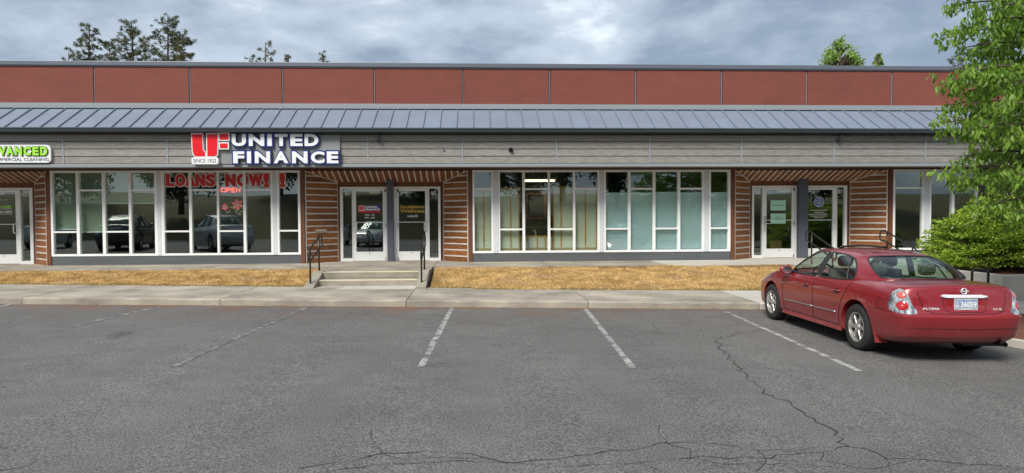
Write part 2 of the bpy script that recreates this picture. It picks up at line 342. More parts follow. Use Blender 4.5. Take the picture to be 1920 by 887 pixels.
def np_mesh(name, V, FA, mats, mi=None, smooth=False):
    V = np.asarray(V, dtype=np.float32); FA = np.asarray(FA, dtype=np.int32); k = FA.shape[1]
    me = bpy.data.meshes.new(name); me.vertices.add(len(V)); me.vertices.foreach_set('co', V.ravel())
    me.loops.add(FA.size); me.loops.foreach_set('vertex_index', FA.ravel())
    me.polygons.add(len(FA)); me.polygons.foreach_set('loop_start', np.arange(0, FA.size, k, dtype=np.int32)); me.polygons.foreach_set('loop_total', np.full(len(FA), k, dtype=np.int32))
    for m in (mats if isinstance(mats, (list, tuple)) else [mats]): me.materials.append(MATS[m])
    if mi is not None: me.polygons.foreach_set('material_index', np.asarray(mi, dtype=np.int32))
    if smooth: me.polygons.foreach_set('use_smooth', np.ones(len(FA), dtype=bool))
    me.update(calc_edges=True); return me
def clip(poly, a, b, c):   # keep a*x+b*y <= c of a 2-D polygon
    out = []
    for i in range(len(poly)):
        p, q = poly[i], poly[(i+1) % len(poly)]; dp = a*p[0]+b*p[1]-c; dq = a*q[0]+b*q[1]-c
        if dp <= 0: out.append(p)
        if dp*dq < 0: t = dp/(dp-dq); out.append((p[0]+(q[0]-p[0])*t, p[1]+(q[1]-p[1])*t))
    return out
_gl = {}
def glyph(txt, off=0.0, depth=0.0, sx=1.0):
    """verts (list of Vector, x right, y up, z depth) and faces of a text, unit box (0..1, 0..1), plus aspect"""
    key = (txt, off, depth, sx)
    if key in _gl: return _gl[key]
    cu = bpy.data.curves.new('t', 'FONT'); cu.body = txt; cu.size = 1; cu.offset = off; cu.extrude = depth/2; cu.resolution_u = 4; cu.space_character = sx
    o = bpy.data.objects.new('t', cu); C.objects.link(o); bpy.context.view_layer.update()
    me = bpy.data.meshes.new_from_object(o.evaluated_get(bpy.context.evaluated_depsgraph_get()))
    vs_ = [v.co.copy() for v in me.vertices]; fs = [tuple(p.vertices) for p in me.polygons]
    bpy.data.objects.remove(o); bpy.data.curves.remove(cu); bpy.data.meshes.remove(me)
    x0 = min(v.x for v in vs_); x1 = max(v.x for v in vs_); y0 = min(v.y for v in vs_); y1 = max(v.y for v in vs_)
    vs_ = [Vector(((v.x-x0)/(x1-x0), (v.y-y0)/(y1-y0), v.z)) for v in vs_]
    _gl[key] = (vs_, fs, (x1-x0)/(y1-y0)); return _gl[key]
def text_at(mb, txt, x0, x1, z0, z1, y, depth=.004, off=0.0, mi=0, sx=1.0):
    """flat or channel text in the X-Z plane facing -Y; depth goes from y (front) backwards"""
    vs_, fs, _ = glyph(txt, off, 1.0 if depth > 0 else 0, sx)
    return mb.add([(x0+v.x*(x1-x0), y+(.5-v.z)*depth, z0+v.y*(z1-z0)) for v in vs_], fs, mi)

# ================================================================== SETTING
STR = 'structure'
n_ = 120
gx = [-250, -60, -20, 20, 60, 250]
me = bpy.data.meshes.new('parking_lot')
me.from_pydata([(x, y, gz(max(-20, min(20, x)))) for y in (-250, 300) for x in gx], [], [(i, i+1, i+7, i+6) for i in range(5)]); me.materials.append(MATS['asphalt'])
lot = tag(link('parking_lot', me), kind=STR)
# painted stall lines
LINES = [((579, 575), (322, 688)), ((848, 577), (789, 688)), ((1098, 580), (1186, 690)), ((1362, 585), (1612, 696)), ((300, 574.5), (140, 611)), ((22, 570), (-60, 590))]
for li, (a, b) in enumerate(LINES):
    p, q = onG(*a), onG(*b); d = (q-p); d.z = 0; d.normalize(); s_ = Vector((-d.y, d.x, 0))*.043
    rows = 14; mb = MB()
    for i in range(rows+1):
        c = p.lerp(q, i/rows)
        for sg in (-1, 1):
            v = c+s_*sg*(1+rnd.uniform(-.12, .12)); mb.v.append((v.x, v.y, gz(v.x)+.004))
    for i in range(rows): mb.f.append((2*i, 2*i+1, 2*i+3, 2*i+2)); mb.m.append(0)
    mb.build('painted_line', 'paint_line_faint' if li in (0, 4) else 'paint_line', lot, fix=True)
# cracks
def crack(pix, wid=.012, jag=.05, sub=7):
    pts = [onG(*p) for p in pix]; full = []
    for i in range(len(pts)-1):
        d = (pts[i+1]-pts[i]); n = max(2, int(d.length/.09)); s_ = Vector((-d.y, d.x, 0)).normalized()
        for j in range(n): full.append(pts[i].lerp(pts[i+1], j/n)+s_*rnd.gauss(0, jag*.42))
    full.append(pts[-1]); mb = MB()
    for i, p in enumerate(full):
        a = full[max(0, i-1)]; b = full[min(len(full)-1, i+1)]; t = (b-a).normalized(); s_ = Vector((-t.y, t.x, 0))*wid*rnd.uniform(.2, 1.0)*.47
        for sg in (-1, 1): v = p+s_*sg; mb.v.append((v.x, v.y, gz(v.x)+.004))
    for i in range(len(full)-1): mb.f.append((2*i, 2*i+1, 2*i+3, 2*i+2)); mb.m.append(0)
    mb.build('crack', 'crack', lot, fix=True)
crack([(1455, 618), (1418, 620), (1385, 625), (1345, 637), (1350, 655), (1376, 680), (1395, 705), (1440, 738), (1482, 756), (1510, 780), (1560, 810), (1592, 837)], .022, .07)
crack([(1345, 633), (1300, 629), (1250, 626), (1200, 622)], .014, .05)
crack([(160, 630), (420, 631), (700, 632), (1000, 634)], .009, .03)
crack([(850, 604), (1000, 611), (1120, 620)], .012, .03); crack([(1190, 590), (1222, 606), (1235, 622)], .01, .04)
crack([(694, 806), (702, 830), (716, 850)], .010, .03); crack([(1234, 798), (1236, 812), (1252, 830)], .012, .03)
crack([(0, 884), (60, 872), (84, 858)], .012, .03)
crack([(560, 879), (640, 866), (716, 850), (800, 847), (880, 852), (945, 868), (1040, 861), (1130, 849), (1200, 842), (1252, 830)], .013, .04)
crack([(600, 887), (700, 872), (850, 866), (945, 868)], .011, .04); crack([(716, 850), (760, 862), (860, 858), (940, 866)], .008, .03)
crack([(1252, 830), (1340, 832), (1420, 845), (1500, 843), (1592, 837)], .010, .04); crack([(1200, 868), (1290, 858), (1420, 860), (1540, 848), (1592, 837)], .012, .05)
crack([(1252, 830), (1290, 842), (1300, 858), (1350, 872), (1440, 868), (1540, 876)], .010, .04); crack([(1592, 837), (1660, 858), (1760, 866), (1850, 872), (1919, 880)], .013, .05)
crack([(1420, 845), (1440, 868), (1420, 884)], .009, .04); crack([(1540, 848), (1538, 865), (1640, 880), (1700, 866)], .009, .04); crack([(1660, 858), (1672, 884)], .008, .03)
crack([(945, 868), (1060, 876), (1200, 868), (1240, 886)], .010, .05)

# sidewalk slabs with the kerb as their front face
SW = .13
def kerbY(X): return 13.86-.052*X
def lawnY(X): return 16.28-.066*X if X < 0 else 16.02-.030*X
jx = [XY(33, 14.2, 565), XY(404, 13.9, 568), XY(760, 13.8, 569), XY(1105, 13.6, 571), XY(1430, 13.4, 575)]
jx = [jx[0]-7.2, jx[0]-3.6]+jx
sidewalk = None
def slab(xa, xb, mname, parent):
    g = .008; n = 18; mb = MB(); tops = []
    cols = [xa+g+(xb-xa-2*g)*i/n for i in range(n+1)]
    for X in cols:
        yk, yl = kerbY(X), lawnY(X); z = gz(X)+SW; ch = rnd.uniform(.008, .03); dy = rnd.uniform(-.006, .012)
        mb.v += [(X, yk+dy, z-.4), (X, yk+dy, z-ch), (X, yk+dy+ch*1.2, z), (X, yl, z+.01), (X, yl, z-.4)]
    for i in range(n):
        for k in range(4): mb.f.append((i*5+k, (i+1)*5+k, (i+1)*5+k+1, i*5+k+1)); mb.m.append(0)
    mb.f += [(0, 1, 2, 3, 4), tuple(n*5+k for k in (4, 3, 2, 1, 0))]; mb.m += [0, 0]
    return mb.build('slab', mname, parent, fix=True)
mb = MB()   # dark bed showing in the joints
for X in (jx[0]-.2, jx[-1]+8):
    mb.v += [(X, kerbY(X)+.03, gz(X)-.3), (X, kerbY(X)+.03, gz(X)+SW-.03), (X, lawnY(X)-.02, gz(X)+SW-.03), (X, lawnY(X)-.02, gz(X)-.3)]
mb.f += [(0, 4, 5, 1), (1, 5, 6, 2), (2, 6, 7, 3)]; mb.m += [0]*3
sidewalk = tag(mb.build('sidewalk', 'joint', fix=True), kind=STR)
for a, b in zip(jx[:-1], jx[1:]): slab(a, b, 'concrete', sidewalk)
slab(jx[-1], jx[-1]+3.4, 'concrete_new', sidewalk); slab(jx[-1]+3.4, jx[-1]+7.6, 'concrete_new', sidewalk)
# blossom and bark crumbs lying along the kerb and the lawn edge
V = []; FA = []
for i in range(2600):
    X = rnd.uniform(-11.5, 5.6)
    if rnd.random() < .62: y = kerbY(X)-abs(rnd.gauss(0, .05))-.01; z = gz(X)+.006
    else: y = lawnY(X)-abs(rnd.gauss(0, .05)); z = gz(X)+SW+.015
    s_ = rnd.uniform(.006, .016); a = rnd.uniform(0, 6.28); k = len(V)
    V += [(X+s_*math.cos(a+t), y+s_*math.sin(a+t)*.8, z+rnd.uniform(0, .01)) for t in (0, 2.1, 4.2)]; FA.append((k, k+1, k+2))
tag(link('blossom_litter', np_mesh('blossom_litter', V, FA, ['blossom_litter', 'litter'], [0 if rnd.random() < .55 else 1 for _ in FA])), 'fallen petals and bark crumbs along kerb and lawn edge', 'litter', kind='stuff')

# upper walkway in front of the doors
LZ = .485
WYL, WYR = 18.72, 19.15
walk = MB()
stair1 = (XY(606, 17.2, 515), XY(786, 17.2, 515)); stair2 = (8.95, 10.95)
def walk_front(X): return 18.55 if X < -1 else 18.95
walkway = tag(MB().box(-20, 20, 18.7, 26, LZ-.3, LZ-.02).build('walkway', 'joint'), kind=STR)
xs = [-20, -16.6, -13.4, -10.2, -7.1, stair1[0]-.25, stair1[1]+.25, 2.0, 5.2, 8.6, 11.2, 14.5, 20]
for a, b in zip(xs[:-1], xs[1:]):
    y0 = 17.2 if abs(a-(stair1[0]-.25)) < .01 else (18.1 if a == 8.6 else 18.68)
    MB().box(a+.006, b-.006, y0, 22.5, LZ-.29, LZ).build('slab', 'concrete' if a < 5 else 'concrete_new', walkway, bevel=.008)

# lawn banks
def lawn(xa, xb, nm):
    nx, ny = int((xb-xa)*6), 14; V = []
    for j in range(ny+1):
        for i in range(nx+1):
            X = xa+(xb-xa)*i/nx; t = j/ny; y = (lawnY(X)+.01)*(1-t)+(18.66)*t
            s_ = t*t*(3-2*t)*.35+t*.65
            z = (gz(X)+SW-.02)*(1-s_)+(LZ-.045)*s_+.05*math.sin(math.pi*min(1, t*1.05))+.012*math.sin(X*3.1+j)*math.sin(j*.9+X)
            V.append((X, y, z))
    FA = [(j*(nx+1)+i, j*(nx+1)+i+1, (j+1)*(nx+1)+i+1, (j+1)*(nx+1)+i) for j in range(ny) for i in range(nx)]
    o = tag(link(nm, np_mesh(nm, V, FA, 'soil', smooth=True)), kind=STR)
    return (np.array(V).reshape(ny+1, nx+1, 3), xa, xb)
LA = lawn(-20, stair1[0]-.32, 'lawn'); LB = lawn(stair1[1]+.32, stair2[0]-.15, 'lawn')
def grass(data, n, nm, label, x_lo, x_hi):
    G, xa, xb = data; ny, nx = G.shape[0]-1, G.shape[1]-1
    U = rng.uniform(max(0, (x_lo-xa)/(xb-xa)), min(1, (x_hi-xa)/(xb-xa)), n)*nx; T = rng.uniform(0, 1, n)*ny
    i = np.minimum(U.astype(int), nx-1); j = np.minimum(T.astype(int), ny-1); u = (U-i)[:, None]; t = (T-j)[:, None]
    P = (G[j, i]*(1-u)+G[j, i+1]*u)*(1-t)+(G[j+1, i]*(1-u)+G[j+1, i+1]*u)*t
    q_ = np.sin(P[:, 0]*1.7+2*np.sin(P[:, 1]*1.3))+np.sin(P[:, 0]*4.3+P[:, 1]*5.1)*.7+np.sin(P[:, 0]*9.1-P[:, 1]*7.7)*.4
    keep = ~((q_ > 1.0) & (rng.uniform(0, 1, n) < .8)) | (T/ny < .06); P = P[keep]; T = T[keep]; n = len(P)
    v = T/ny; patch = np.sin(P[:, 0]*2.3+np.sin(P[:, 1]*3))*np.sin(P[:, 1]*4.1+P[:, 0]*.7)
    a = rng.uniform(0, 6.28, n); h = rng.uniform(.018, .045, n)*(1+.45*(patch > .5)); lean = rng.uniform(.2, 1.6, n)*h
    edge = v < .05; h = np.where(edge, h*1.3, h); wd = rng.uniform(.004, .009, n)
    side = np.stack([np.cos(a), np.sin(a), np.zeros(n)], 1)*wd[:, None]; b = rng.uniform(0, 6.28, n)
    tip = P+np.stack([np.cos(b)*lean, np.sin(b)*lean, h], 1)
    V = np.stack([P-side, P+side, tip], 1).reshape(-1, 3); FA = np.arange(3*n).reshape(-1, 3)
    r_ = rng.uniform(0, 1, n); bare = (v > .86) & (P[:, 0] > 1.5) & (np.sin(P[:, 0]*1.9)+np.sin(P[:, 0]*.7+1) > -.2)
    mi = np.where((edge & (r_ < .62)) | (r_ < .035), 1, 0); mi = np.where(bare & (r_ < .6), 2, mi); mi = np.where(r_ > .97, 2, mi)
    tag(link(nm, np_mesh(nm, V, FA, ['dry_grass', 'green_grass', 'litter'], mi)), label, 'grass', kind='stuff')
grass(LA, 95000, 'dry_grass', 'golden dry grass on the lawn left of the concrete steps', -12.5, 0)
grass(LB, 100000, 'dry_grass', 'golden dry grass on the lawn right of the concrete steps', -2, 9.5)

# planting island right of the car, bed above the retaining wall
def sheet(nm, pts, m, kind=STR, parent=None):
    me = bpy.data.meshes.new(nm); me.from_pydata(pts, [], [tuple(range(len(pts)))]); me.materials.append(MATS[m]); return tag(link(nm, me, parent), kind=kind)
isl = [(7.75, 9.6), (7.9, 9.1), (8.4, 8.75), (20, 8.6), (20, 12.0), (7.75, 12.0)]
MB().prism([(x, y, -.14) for x, y in isl], (0, 0, .15)).build('mulch_bed', 'mulch', fix=True)
tag(bpy.data.objects['mulch_bed'], kind=STR)
mb = MB(); path = [Vector((x, y, 0)) for x, y in [(7.75, 13.2), (7.75, 12.0), (7.75, 9.6), (7.9, 9.1), (8.4, 8.75), (20, 8.6)]]
for a, b in zip(path[:-1], path[1:]):
    d = (b-a).normalized(); s_ = Vector((d.y, -d.x, 0))*.15; mb.prism([(a.x, a.y, -.3), (b.x, b.y, -.3), (b.x+s_.x, b.y+s_.y, -.3), (a.x+s_.x, a.y+s_.y, -.3)], (0, 0, .36-.012*4))
tag(mb.build('kerb', 'concrete_new', fix=True), kind=STR)
MB().box(7.9, 20, 12.0, 13.6, -.3, .0).build('path', 'concrete_new'); tag(bpy.data.objects['path'], kind=STR)
MB().box(11.25, 20, 14.15, 20.4, -.2, .43).build('planting_bed', 'mulch'); tag(bpy.data.objects['planting_bed'], kind=STR)
rw = empty('retaining_wall', (11.0, 13.95, -.2), label='low tan concrete retaining wall in front of the round green shrub', cat='wall')
for i in range(4):
    MB().box(i*2.3+.004, i*2.3+2.296, 0, .2, 0, .73).build('wall_panel', 'concrete_new', rw, bevel=.012)
MB().box(0, .2, .2, 4.5, 0, .728).build('side_wall', 'concrete_new', rw, bevel=.012)

# ================================================================== BUILDING
B = empty('commercial_building', (0, 20.6, .48), label='long single storey commercial building with metal roof and red parapet panels', cat='building')
Binv = Matrix.Translation((0, -20.6, -.48))
def bp(mb, name, mats, parent=None, **k):
    """build in world coordinates, parented to the building (or one of its parts)"""
    mb.v = [(x, y-20.6, z-.48) for x, y, z in mb.v]
    return mb.build(name, mats, parent or B, **k)
WY, DY = 20.6, 21.4
XL, XR = -19.5, 19.5
# --- core: roof slab, back, sides, floor, interior
bp(MB().box(XL, XR, 20.75, 33, 4.9, 5.05), 'flat_roof', 'roof_dark')
bp(MB().box(XL, XR, 32.8, 33, .3, 6.2), 'rear_wall', 'siding_dark')
for x in (XL, XR-.2): bp(MB().box(x, x+.2, 20.9, 32.8, .3, 6.2), 'end_wall', 'siding_dark')
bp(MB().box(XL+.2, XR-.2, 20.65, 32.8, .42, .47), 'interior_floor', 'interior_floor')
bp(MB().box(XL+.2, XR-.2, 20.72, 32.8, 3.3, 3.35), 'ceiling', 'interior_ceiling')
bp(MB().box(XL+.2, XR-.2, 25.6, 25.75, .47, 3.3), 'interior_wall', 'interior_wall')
# --- parapet with red panels
bp(MB().box(XL, XR, 20.66, 20.9, 4.9, 6.2), 'parapet_wall', 'alu_strip')
pxs = [-540, -362, -183, -5, 177, 356, 530, 702, 868, 1031, 1192, 1353, 1513, 1673, 1834, 1995, 2156]
pX = [XY(p, 20.6, 160) for p in pxs]
for a, b in zip(pX[:-1], pX[1:]):
    bp(MB().box(max(XL, a+.03), min(XR, b-.03), 20.6, 20.655, 5.145, 6.20), 'red_panel', 'red_stucco')
for a in pX[1:-1]:
    bp(MB().box(a-.007, a+.007, 20.615, 20.65, 5.15, 6.195), 'seam_strip', 'seam_strip')
bp(MB().box(XL-.05, XR+.05, 20.55, 20.98, 6.215, 6.34).box(XL-.05, XR+.05, 20.57, 20.655, 6.185, 6.213), 'parapet_cap', 'parapet_cap', bevel=.01)
bp(MB().box(XL, XR, 20.52, 20.655, 5.075, 5.14).box(XL, XR, 20.45, 20.655, 4.985, 5.072), 'roof_flashing', 'trim_steel')
# --- standing seam roof
RY0, RZ0, RY1, RZ1 = 19.28, 4.29, 20.5, 4.99
roof = bp(MB().prism([(XL, RY0, RZ0-.03), (XL, RY1, RZ1-.03), (XL, RY1, RZ1-.06), (XL, RY0, RZ0-.06)], (XR-XL, 0, 0)), 'metal_roof', 'roof_metal', fix=True)
nrm = Vector((0, -(RZ1-RZ0), RY1-RY0)).normalized()
s0 = XY(880*.2708/1+680-.0, 19.28, 241) if False else XY(918.5, 19.28, 241)
pitch = .4635; k0 = int((XL-s0)/pitch)
pm = MB()   # one pan: flat tray with a raised seam at its left edge
w_ = pitch
pan = [(0, 0), (0, .045), (.016, .045), (.016, .006), (w_-.004, .006), (w_-.004, 0)]
pts = [Vector((a, RY0, RZ0-.028))+nrm*b for a, b in pan]
pm.prism(pts, (0, RY1-RY0, RZ1-RZ0)); pm.v = [(x, y-20.6, z-.48) for x, y, z in pm.v]
pme = pm.mesh('roof_panel', 'roof_metal')
_b = bmesh.new(); _b.from_mesh(pme); bmesh.ops.recalc_face_normals(_b, faces=_b.faces); _b.to_mesh(pme); _b.free()
k = k0
while s0+k*pitch < XR-.1:
    o = link('roof_panel', pme, roof); o.location.x = s0+k*pitch; k += 1
# --- gutter, drop outlets
gut = bp(MB().prism([(XL, 19.20, 4.275), (XL, 19.17, 4.25), (XL, 19.17, 4.235), (XL, 19.185, 4.225), (XL, 19.19, 4.165), (XL, 19.22, 4.15), (XL, 19.40, 4.15), (XL, 19.40, 4.24), (XL, 19.23, 4.25)], (XR-XL, 0, 0)), 'gutter', 'gutter_slate', fix=True)
bp(MB().box(XL, XR, 19.40, 19.9, 4.10, 4.235), 'eave_board', 'gutter_slate')
for p in (710, 1578, 150-620):
    X = XY(p, 19.3, 255); bp(MB().tube([(X, 19.33, 4.16), (X, 19.33, 4.04), (X-.01, 19.36, 3.98), (X-.02, 19.45, 3.93)], .042, 10), 'drop_outlet', 'gutter_slate', gut, smooth=True)
# --- fascia with four rows of boards per bay
fas = bp(MB().box(XL, XR, 19.515, 19.7, 3.225, 4.14), 'fascia', 'gutter_slate')
fx = [-455, -265, -75, 119, 314, 502, 690, 867, 1043, 1218, 1390, 1563, 1735, 1908, 2082]
fX = [XY(p, 19.5, 280) for p in fx]; fX = [XL]+[x for x in fX if XL+.5 < x < XR-.3]+[XR]
for a, b in zip(fX[:-1], fX[1:]):
    for r_ in range(4):
        z0 = 3.315+r_*.2035
        bp(MB().box(a+.022, b-.022, 19.49, 19.514, z0+.010, z0+.1925), 'siding_board', 'siding', fas)
for a in fX[1:-1]: bp(MB().box(a-.017, a+.017, 19.478, 19.512, 3.32, 4.09), 'cover_strip', 'seam_strip', fas)
bp(MB().box(XL, XR, 19.455, 19.72, 3.22, 3.308), 'fascia_trim', 'trim_steel', bevel=.006)
for (px_, py_) in ((765, 278), (770, 290), (831, 277), (906, 278), (907, 291)):
    p = onY(px_, py_, 19.49); bp(MB().lathe([(0, 0), (0, .014), (.004, .014)], 'y', 8, (p.x, 19.484, p.z)), 'bolt_hole', 'car_black', fas, fix=True)
p = onY(833, 283, 19.49); bp(MB().lathe([(0, 0), (0, .022), (.01, .03)], 'y', 10, (p.x, 19.478, p.z)), 'bolt_hole', 'car_black', fas, fix=True)
# --- soffit in front of the windows
bp(MB().box(XL, XR, 19.72, 20.66, 3.235, 3.27), 'soffit', 'header_brown')
# --- alcoves
def rows(a, pitchv, lo, hi):
    z = lo
    while z < hi: yield z; z += pitchv
TOPZ, BACKZ = 3.21, 2.905
def splay(xo, xi, flip):
    """slatted side wall from the window line (xo) back to the door line (xi)"""
    p0 = Vector((xo, WY, 0)); p1 = Vector((xi, DY-.02, 0)); d = p1-p0; Ln = d.length; d.normalize()
    n = Vector((d.y, -d.x, 0)) if not flip else Vector((-d.y, d.x, 0))       # towards the alcove
    if n.y > 0: n = -n
    def P(s_, z, o=0): v = p0+d*s_+n*o; return (v.x, v.y, z)
    zt = lambda s_: TOPZ+(BACKZ-TOPZ)*s_/Ln
    wall = bp(MB().prism([P(0, LZ+.001), P(Ln, LZ+.001), P(Ln, zt(Ln)), P(0, zt(0))], -n*.1), 'alcove_wall', 'header_brown', fix=True)
    pt = .1845; z = LZ+.004
    i = 0
    while z < TOPZ:
        for (za, zb, o, nm, m) in ((z, z+.138, .02, 'plank', 'cedar'), (z+.1405, z+.182, .014, 'reveal_strip', 'reveal_grey')):
            poly = clip([(.03, za), (Ln-.03, za), (Ln-.03, zb), (.03, zb)], (TOPZ-BACKZ)/Ln, 1, TOPZ-.035)
            if len(poly) > 2: bp(MB().prism([P(s_, zz, .0015) for s_, zz in poly], n*o), nm, m, wall, fix=True)
        z += pt
    for s_ in (.0, Ln-.028): bp(MB().prism([P(s_, LZ+.002, .001), P(s_+.028, LZ+.002, .001), P(s_+.028, zt(s_+.028)-.004, .001), P(s_, zt(s_)-.004, .001)], n*.026), 'edge_trim', 'reveal_grey' , wall, fix=True)
    bp(MB().prism([P(.03, zt(.03)-.034, .001), P(Ln-.03, zt(Ln-.03)-.034, .001), P(Ln-.03, zt(Ln-.03)-.004, .001), P(.03, zt(.03)-.004, .001)], n*.03), 'top_trim', 'reveal_grey', wall, fix=True)
    return wall, P, Ln
def alcove(xo0, xi0, xi1, xo1):
    wl = splay(xo0, xi0, False); wr = splay(xo1, xi1, True)
    sof = bp(MB().prism([(xo0, WY, TOPZ+.004), (xo1, WY, TOPZ+.004), (xi1, DY, BACKZ+.004), (xi0, DY, BACKZ+.004)], (0, 0, .06)), 'alcove_soffit', 'header_brown', fix=True)
    n = Vector((0, -(TOPZ-BACKZ), -(DY-WY))).normalized(); x = xo0+.06
    P = lambda X, t, o: (X, WY+(DY-WY)*t+n.y*o, TOPZ+(BACKZ-TOPZ)*t+n.z*o)
    while x < xo1:
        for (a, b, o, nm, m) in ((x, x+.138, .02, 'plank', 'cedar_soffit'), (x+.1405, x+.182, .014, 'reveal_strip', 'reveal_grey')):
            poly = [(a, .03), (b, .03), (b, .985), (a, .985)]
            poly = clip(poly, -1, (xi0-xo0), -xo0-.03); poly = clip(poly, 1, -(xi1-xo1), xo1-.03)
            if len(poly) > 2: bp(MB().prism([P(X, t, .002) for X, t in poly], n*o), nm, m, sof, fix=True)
        x += .1845
    bp(MB().box(xi0-.05, xi1+.05, DY-.03, DY+.12, 2.76, BACKZ+.06), 'header', 'brown_trim')
    for xa, xb, s_ in ((xi0, xi0+.06, 1), (xi1-.06, xi1, -1)):
        bp(MB().box(xa, xb, DY-.05, DY+.12, LZ+.001, BACKZ), 'jamb_trim', 'brown_trim')
    return wl, wr
A1 = alcove(XY(-335, WY), XY(-272, DY), XY(68, DY), XY(88, WY))
A2 = alcove(XY(572, WY), XY(634, DY), XY(832, DY), XY(878.5, WY))
A3 = alcove(XY(1377, WY), XY(1404.6, DY), XY(1592, DY), XY(1664.5, WY))
for a, b in ((88.5, 96.3), (564, 571.8), (878.8, 886), (1369, 1377), (1664.7, 1672.6)):
    bp(MB().box(XY(a, WY), XY(b, WY), 20.55, 20.76, LZ+.001, 3.233), 'corner_post', 'brown_trim', bevel=.006)
wl = A2[0]; q = wl[1]; Ln = wl[2]   # letter slot
sl = (Ln*.28, Ln*.62)
bp(MB().prism([q(sl[0], 1.385, .023), q(sl[1], 1.385, .023), q(sl[1], 1.485, .023), q(sl[0], 1.485, .023)], Vector(q(0, 0, .02))-Vector(q(0, 0, 0))), 'letter_slot', 'brass', wl[0], fix=True)
bp(MB().prism([q(sl[0]+.03, 1.42, .0435), q(sl[1]-.03, 1.42, .0435), q(sl[1]-.03, 1.455, .0435), q(sl[0]+.03, 1.455, .0435)], Vector(q(0, 0, .004))-Vector(q(0, 0, 0))), 'slot_flap', 'steel', wl[0], fix=True)
# --- windows
GT, GB, FT, FB = 3.145, .805, 3.205, .745
ZU, ZLo = 2.64, 1.445
def window(outer, panes):
    x0, x1 = XY(outer[0], WY), XY(outer[1], WY); mb = MB()
    mb.box(x0, x1, 20.56, 20.68, FB, GB-.0).box(x0, x1, 20.56, 20.68, GT, FT)
    P = [(XY(a, WY), XY(b, WY), t) for a, b, t in panes]
    mb.box(x0, P[0][0], 20.56, 20.68, GB, GT).box(P[-1][1], x1, 20.56, 20.68, GB, GT)
    win = bp(mb, 'window', 'white_frame')
    for (a, b) in zip(P[:-1], P[1:]): bp(MB().box(a[1], b[0], 20.563, 20.677, GB+.001, GT-.001), 'mullion', 'white_frame', win)
    for (a, b, t) in P:
        zc = ZU if t == 'U' else ZLo
        bp(MB().box(a+.001, b-.001, 20.566, 20.674, zc-.024, zc+.024), 'transom', 'white_frame', win)
        for z0, z1 in ((GB, zc-.024), (zc+.024, GT)):
            bp(MB().box(a-.005, b+.005, 20.625, 20.631, z0-.004, z1+.004), 'pane', 'window_glass', win)
    return win
W1 = window((96.5, 296), [(100.7, 144.5, 'L'), (150, 193, 'U'), (198.5, 242.5, 'L'), (247.5, 291, 'U')])
W2 = window((303, 512.3), [(309, 355.5, 'L'), (360.5, 407.7, 'U'), (411.5, 457, 'L'), (462, 508.5, 'U')])
W3 = window((520, 563.8), [(524, 559.5, 'L')])
W4 = window((886.2, 925), [(889.6, 921.2, 'U')])
W5 = window((935, 1124), [(937.6, 979.6, 'L'), (984.4, 1027, 'U'), (1031.5, 1074.3, 'L'), (1078.5, 1120.4, 'U')])
W6 = window((1132, 1319.6), [(1135.6, 1177, 'L'), (1182, 1223.6, 'U'), (1228.4, 1270, 'L'), (1275, 1316.2, 'U')])
W7 = window((1328.3, 1368.8), [(1332, 1364.4, 'L')])
W8 = window((1672.8, 1730.5), [(1677, 1728, 'U')])
W9 = window((1741.5, 1832), [(1744.4, 1783, 'L'), (1788, 1827.5, 'U')])
for a, b in ((296, 303), (512.3, 520), (925, 935), (1124, 1132), (1319.6, 1328.3), (1730.5, 1741.5)):
    bp(MB().box(XY(a, WY)+.002, XY(b, WY)-.002, 20.552, 20.70, FB-.002, 3.21), 'window_post', 'post_grey', bevel=.008)
for a, b in ((96.3, 564), (886, 1369), (1672.6, 2300)):
    bp(MB().box(XY(a, WY)+.002, min(XY(b, WY), XR)-.002, 20.575, 20.75, LZ+.001, FB-.003), 'base_board', 'base_grey')
    bp(MB().box(XY(a, WY)+.002, min(XY(b, WY), XR)-.002, 20.58, 20.70, FT+.002, 3.234), 'window_head', 'header_brown')
x0 = XY(1832, WY)
for r_ in range(12):
    z0 = FB+r_*.2055; bp(MB().box(x0+.004, XR, 20.6+.0, 20.75, z0+.003, z0+.2025), 'siding_board', 'siding_dark')
bp(MB().box(XL, XY(-335, WY), 20.58, 20.8, LZ, 3.23), 'wall', 'siding_dark')
